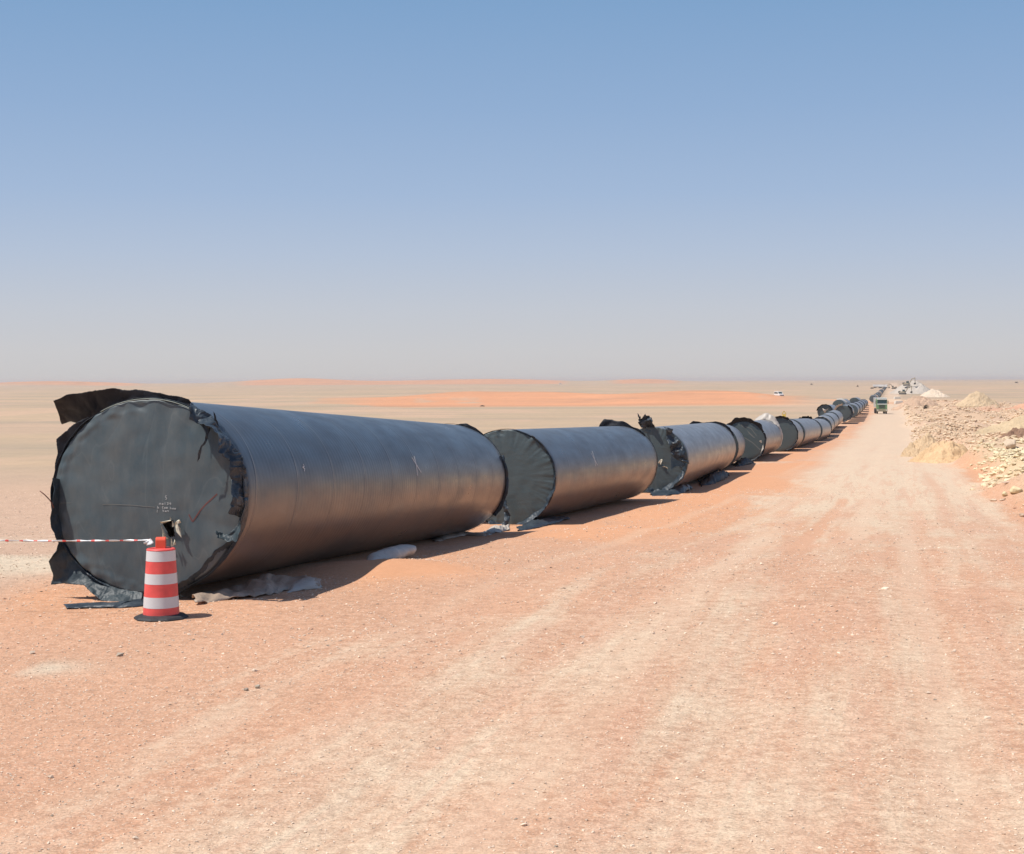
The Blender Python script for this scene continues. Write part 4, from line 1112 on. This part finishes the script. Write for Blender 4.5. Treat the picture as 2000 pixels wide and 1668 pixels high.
# ------------------------------------------------------------------ green truck coming up the track
def make_truck(main='green'):
    t = thing('truck', (0, 0, 0))
    # local: front faces -Y
    b = MB(); b.prism([(0, .95), (0, 1.9), (.08, 2.75), (.25, 2.95), (1.7, 2.95), (1.7, .95)], -1.2, 1.2)
    cab = b.build('cab', M[main], t, bevel=.06)
    MB().prism([(-.012, 2.0), (.065, 2.68), (.10, 2.68), (.03, 2.0)], -1.05, 1.05).build('windscreen', M['glass'], cab)
    MB().box(-1.12, 1.12, -.06, .10, 2.78, 2.98).build('sun_visor', M['white_paint'], cab)
    MB().box(-1.12, 1.12, -.035, .0, 1.84, 1.98).build('white_panel', M['white_paint'], cab)
    g = MB()
    for k in range(5): g.box(-.7, .7, -.04, 0, 1.12 + k * .13, 1.19 + k * .13)
    g.build('grille', M['dark_steel'], cab)
    MB().box(-1.22, 1.22, -.15, .35, .48, .95).build('bumper', M['khaki'], t, bevel=.03)
    for s in (-1, 1):
        MB().box(s * .98 - .15, s * .98 + .15, -.18, -.12, .62, .82).build('headlight', M['lamp'], t)
        o = MB().box(s * 1.38 - .09, s * 1.38 + .09, .02, .10, 1.95, 2.6).build('mirror', M['dark_steel'], t)
    d = MB(); d.box(-1.22, 1.25, 1.95, 7.6, 1.25, 2.95); d.build('dump_bed', M['khaki' if main == 'green' else 'white_paint'], t, bevel=.04)
    r = MB(); 
    for k in range(7): r.box(-1.27, 1.30, 2.1 + k * .85, 2.22 + k * .85, 1.3, 2.95)
    r.box(-1.28, 1.31, 1.95, 7.62, 2.95, 3.08); r.box(-1.2, 1.2, .9, 1.95, 3.0, 3.12)
    r.build('bed_rib', M['white_paint'], t)
    MB().box(-.5, .5, .3, 7.4, .75, 1.2).build('chassis', M['dark_steel'], t)
    for y in (.95, 5.2, 6.5):
        for s in (-1, 1):
            wl = MB().wheel(s * 1.02, y, .52, .52, .34).build('wheel', M['rubber'], t, True)
    return t
def place(t, px, y, rz=0, py=None):
    x = px_x(px, y); t.location = (x, y, gh(x, y)); t.rotation_euler = (0, 0, rz)
    return t
th = math.atan(RD)
tr = place(make_truck(), 1722.5, 298, -th + .10); tr.scale = (.86, .9, 1.04)
tag(tr, 'green truck coming up the pale track towards the camera', 'truck')
t2 = place(make_truck('white_paint'), 1733, 1250, 1.2); tag(t2, 'right of two trucks parked across the far end of the track', 'truck', 'trucks at the far end of the track')
t3 = copy_tree(t2); place(t3, 1723, 1260, 1.3); tag(t3, 'left of two trucks parked across the far end of the track', 'truck', 'trucks at the far end of the track')

def make_van():
    v = thing('van', (0, 0, 0))
    MB().prism([(-2.4, .45), (-2.45, 1.1), (-1.5, 1.25), (-.9, 1.95), (2.2, 2.0), (2.45, 1.3), (2.45, .45)], -.95, .95).build('body', M['white_paint'], v, bevel=.06)
    for s in (-1, 1):
        MB().prism([(-1.25, 1.28), (-.8, 1.8), (1.9, 1.84), (2.1, 1.3)], s * .955 - .005, s * .955 + .005).build('side_window', M['glass'], v)
        for y in (-1.5, 1.5): MB().wheel(s * .85, y, .36, .36, .24).build('wheel', M['rubber'], v, True)
    MB().prism([(-1.47, 1.29), (-.93, 1.88), (-.95, 1.90), (-1.50, 1.30)], -.8, .8).build('windscreen', M['glass'], v)
    MB().box(-.9, .9, -2.52, -2.4, .5, .7).build('bumper', M['dark_steel'], v)
    return v
v1 = place(make_van(), 1521, 585, .3); v1.scale = (1.0, 1.0, 1.15)
tag(v1, 'white van parked on the desert plain beyond the orange dune', 'van')
v2 = copy_tree(v1); place(v2, 1095, 2600, 1.4); tag(v2, 'tiny white vehicle at the foot of the horizon, left of centre', 'van')

# yellow marker
ys_ = 262; xs_ = px_x(1531, ys_)
mk = thing('marker_sign', (xs_, ys_, gh(xs_, ys_)))
tag(mk, 'small yellow triangular marker sign standing on sand beyond the pipes', 'sign')
MB().box(-.32, .32, -.25, .25, 0, .48, .06, .05).build('base', M['yellow'], mk, bevel=.03)
MB().box(-.03, .03, -.03, .03, .45, .62).build('post', M['dark_steel'], mk)
tri = MB()
for (a, b) in (((-.38, .56), (.0, 1.15)), ((.0, 1.15), (.38, .56)), ((.38, .56), (-.38, .56))):
    a = Vector((a[0], 0, a[1])); b = Vector((b[0], 0, b[1])); d = (b - a).normalized(); s = d.cross(Vector((0, 1, 0))) * .055
    V = [a - s, a + s, b + s, b - s]
    tri.add([(v.x, -.03, v.z) for v in V] + [(v.x, .0, v.z) for v in V], [(3, 2, 1, 0), (4, 5, 6, 7), (0, 1, 5, 4), (1, 2, 6, 5), (2, 3, 7, 6), (3, 0, 4, 7)])
tri.build('triangle', M['yellow'], mk)

# excavators at the far spoil heap
def make_excavator():
    e = thing('excavator', (0, 0, 0))
    for s in (-1, 1):
        MB().prism([(-1.9, .15), (-2.1, .5), (-1.9, .85), (1.9, .85), (2.1, .5), (1.9, .15), (1.6, 0), (-1.6, 0)], s * 1.15 - .3, s * 1.15 + .3).build('track', M['dark_steel'], e)
    MB().box(-1.3, 1.3, -1.6, 2.2, .95, 1.9).build('upper_body', M['machine_yellow'], e, bevel=.08)
    MB().box(-1.3, 1.3, 1.6, 2.5, 1.0, 2.2).build('counterweight', M['dark_steel'], e, bevel=.1)
    MB().box(-1.3, -.3, -1.7, -.1, 1.9, 3.1, .05, .1).build('cab', M['glass'], e, bevel=.05)
    MB().prism([(-1.4, 1.5), (-3.4, 4.8), (-5.6, 5.2), (-5.6, 4.8), (-3.7, 4.3), (-1.9, 1.4)], .0, .45).build('boom', M['machine_yellow'], e)
    MB().prism([(-5.3, 5.6), (-5.8, 5.5), (-5.9, 1.9), (-5.6, 1.9)], .05, .40).build('arm', M['machine_yellow'], e)
    MB().prism([(-6.1, 2.0), (-5.4, 2.0), (-4.9, 1.2), (-5.4, .8), (-6.0, 1.1)], -.45, .9).build('bucket', M['dark_steel'], e)
    return e
EXS = .8
GE = 'excavators working at the far spoil heap'
ex = place(make_excavator(), 1763, 760, 1.0); tag(ex, 'excavator at the foot of the whitish spoil heap, nearest the track', 'excavator', GE)
e2 = copy_tree(ex); place(e2, 1746, 1180, -1.3); tag(e2, 'excavator with raised boom on the horizon, left of the whitish heap', 'excavator', GE)
e3 = copy_tree(ex); place(e3, 1771, 790, .9); e3.location.z += 4.2; tag(e3, 'excavator standing high on the left flank of the whitish heap', 'excavator', GE)
for e_ in (ex, e2, e3): e_.scale = (EXS,) * 3
# pale blocks by the road edge
for k, (px, y, lb) in enumerate(((1752, 560, 'upper of two pale blocks at the right verge beyond the truck'), (1755, 430, 'lower of two pale blocks at the right verge beyond the truck'))):
    b = MB().box(-1.3, 1.3, -.5, .5, 0, .9, .2, .1).build('block', M['concrete'], bevel=.08); place(b, px, y, .2)
    tag(b, lb, 'block', 'pale blocks on the right verge')

# desert shrubs
def shrub(px, y, w, hgt, label, seed, group='small dark shrubs on the plain'):
    rnd = random.Random(seed); V = []; Fc = []
    for k in range(240):
        a = rnd.uniform(0, 6.28); el = rnd.uniform(.1, 1.4); r = rnd.uniform(.3, 1)
        c = Vector((math.cos(a) * math.cos(el) * w / 2 * r, math.sin(a) * math.cos(el) * w / 2 * r, math.sin(el) * hgt * r))
        d = Vector((rnd.gauss(0, 1), rnd.gauss(0, 1), rnd.gauss(0, 1))).normalized() * w * .09; e = Vector((rnd.gauss(0, 1), rnd.gauss(0, 1), rnd.gauss(0, 1))).normalized() * w * .05
        i = len(V); V += [tuple(c - d), tuple(c + e), tuple(c + d), tuple(c - e)]; Fc.append((i, i + 1, i + 2, i + 3))
    o = mesh_np('shrub', V, Fc, M['shrub']); place(o, px, y)
    tag(o, label, 'shrub', group)
shrub(1585, 2000, 4.2, 1.6, 'dark low shrub nearest the horizon above the white van', 1)
shrub(1675, 1450, 2.4, 1.8, 'dark upright speck of a shrub between the van and the far trucks', 2)
shrub(1703, 1200, 3.0, 1.2, 'dark low shrub just left of the distant line of pipes', 3)
shrub(1985, 2300, 6, 2.0, 'dark shrub near the horizon at the right edge of the picture', 4)
shrub(1808, 300, 1.5, 1.0, 'dark brown shrub in the rubble left of the conical earth heap', 5)
shrub(1882, 270, 1.2, .4, 'flat dry shrub on the rubble below the conical earth heap', 6)
shrub(942, 430, 1.5, .3, 'dry shrub on the orange dune above the first gap between pipes', 7)

# ------------------------------------------------------------------ haze
hm = bpy.data.materials.new('haze_air'); hm.use_nodes = True
hn = hm.node_tree; hn.nodes.clear()
ho = hn.nodes.new('ShaderNodeOutputMaterial'); hv = hn.nodes.new('ShaderNodeVolumePrincipled')
hv.inputs['Color'].default_value = (.66, .66, .69, 1); hv.inputs['Density'].default_value = .00013; hv.inputs['Anisotropy'].default_value = .2
hn.links.new(hv.outputs[0], ho.inputs['Volume'])
zmin = float(GZ.min()) - 2.0
hz = MB().box(-70000, 70000, -10000, 13000, zmin, 12).build('haze', hm)
tag(hz, kind='stuff')
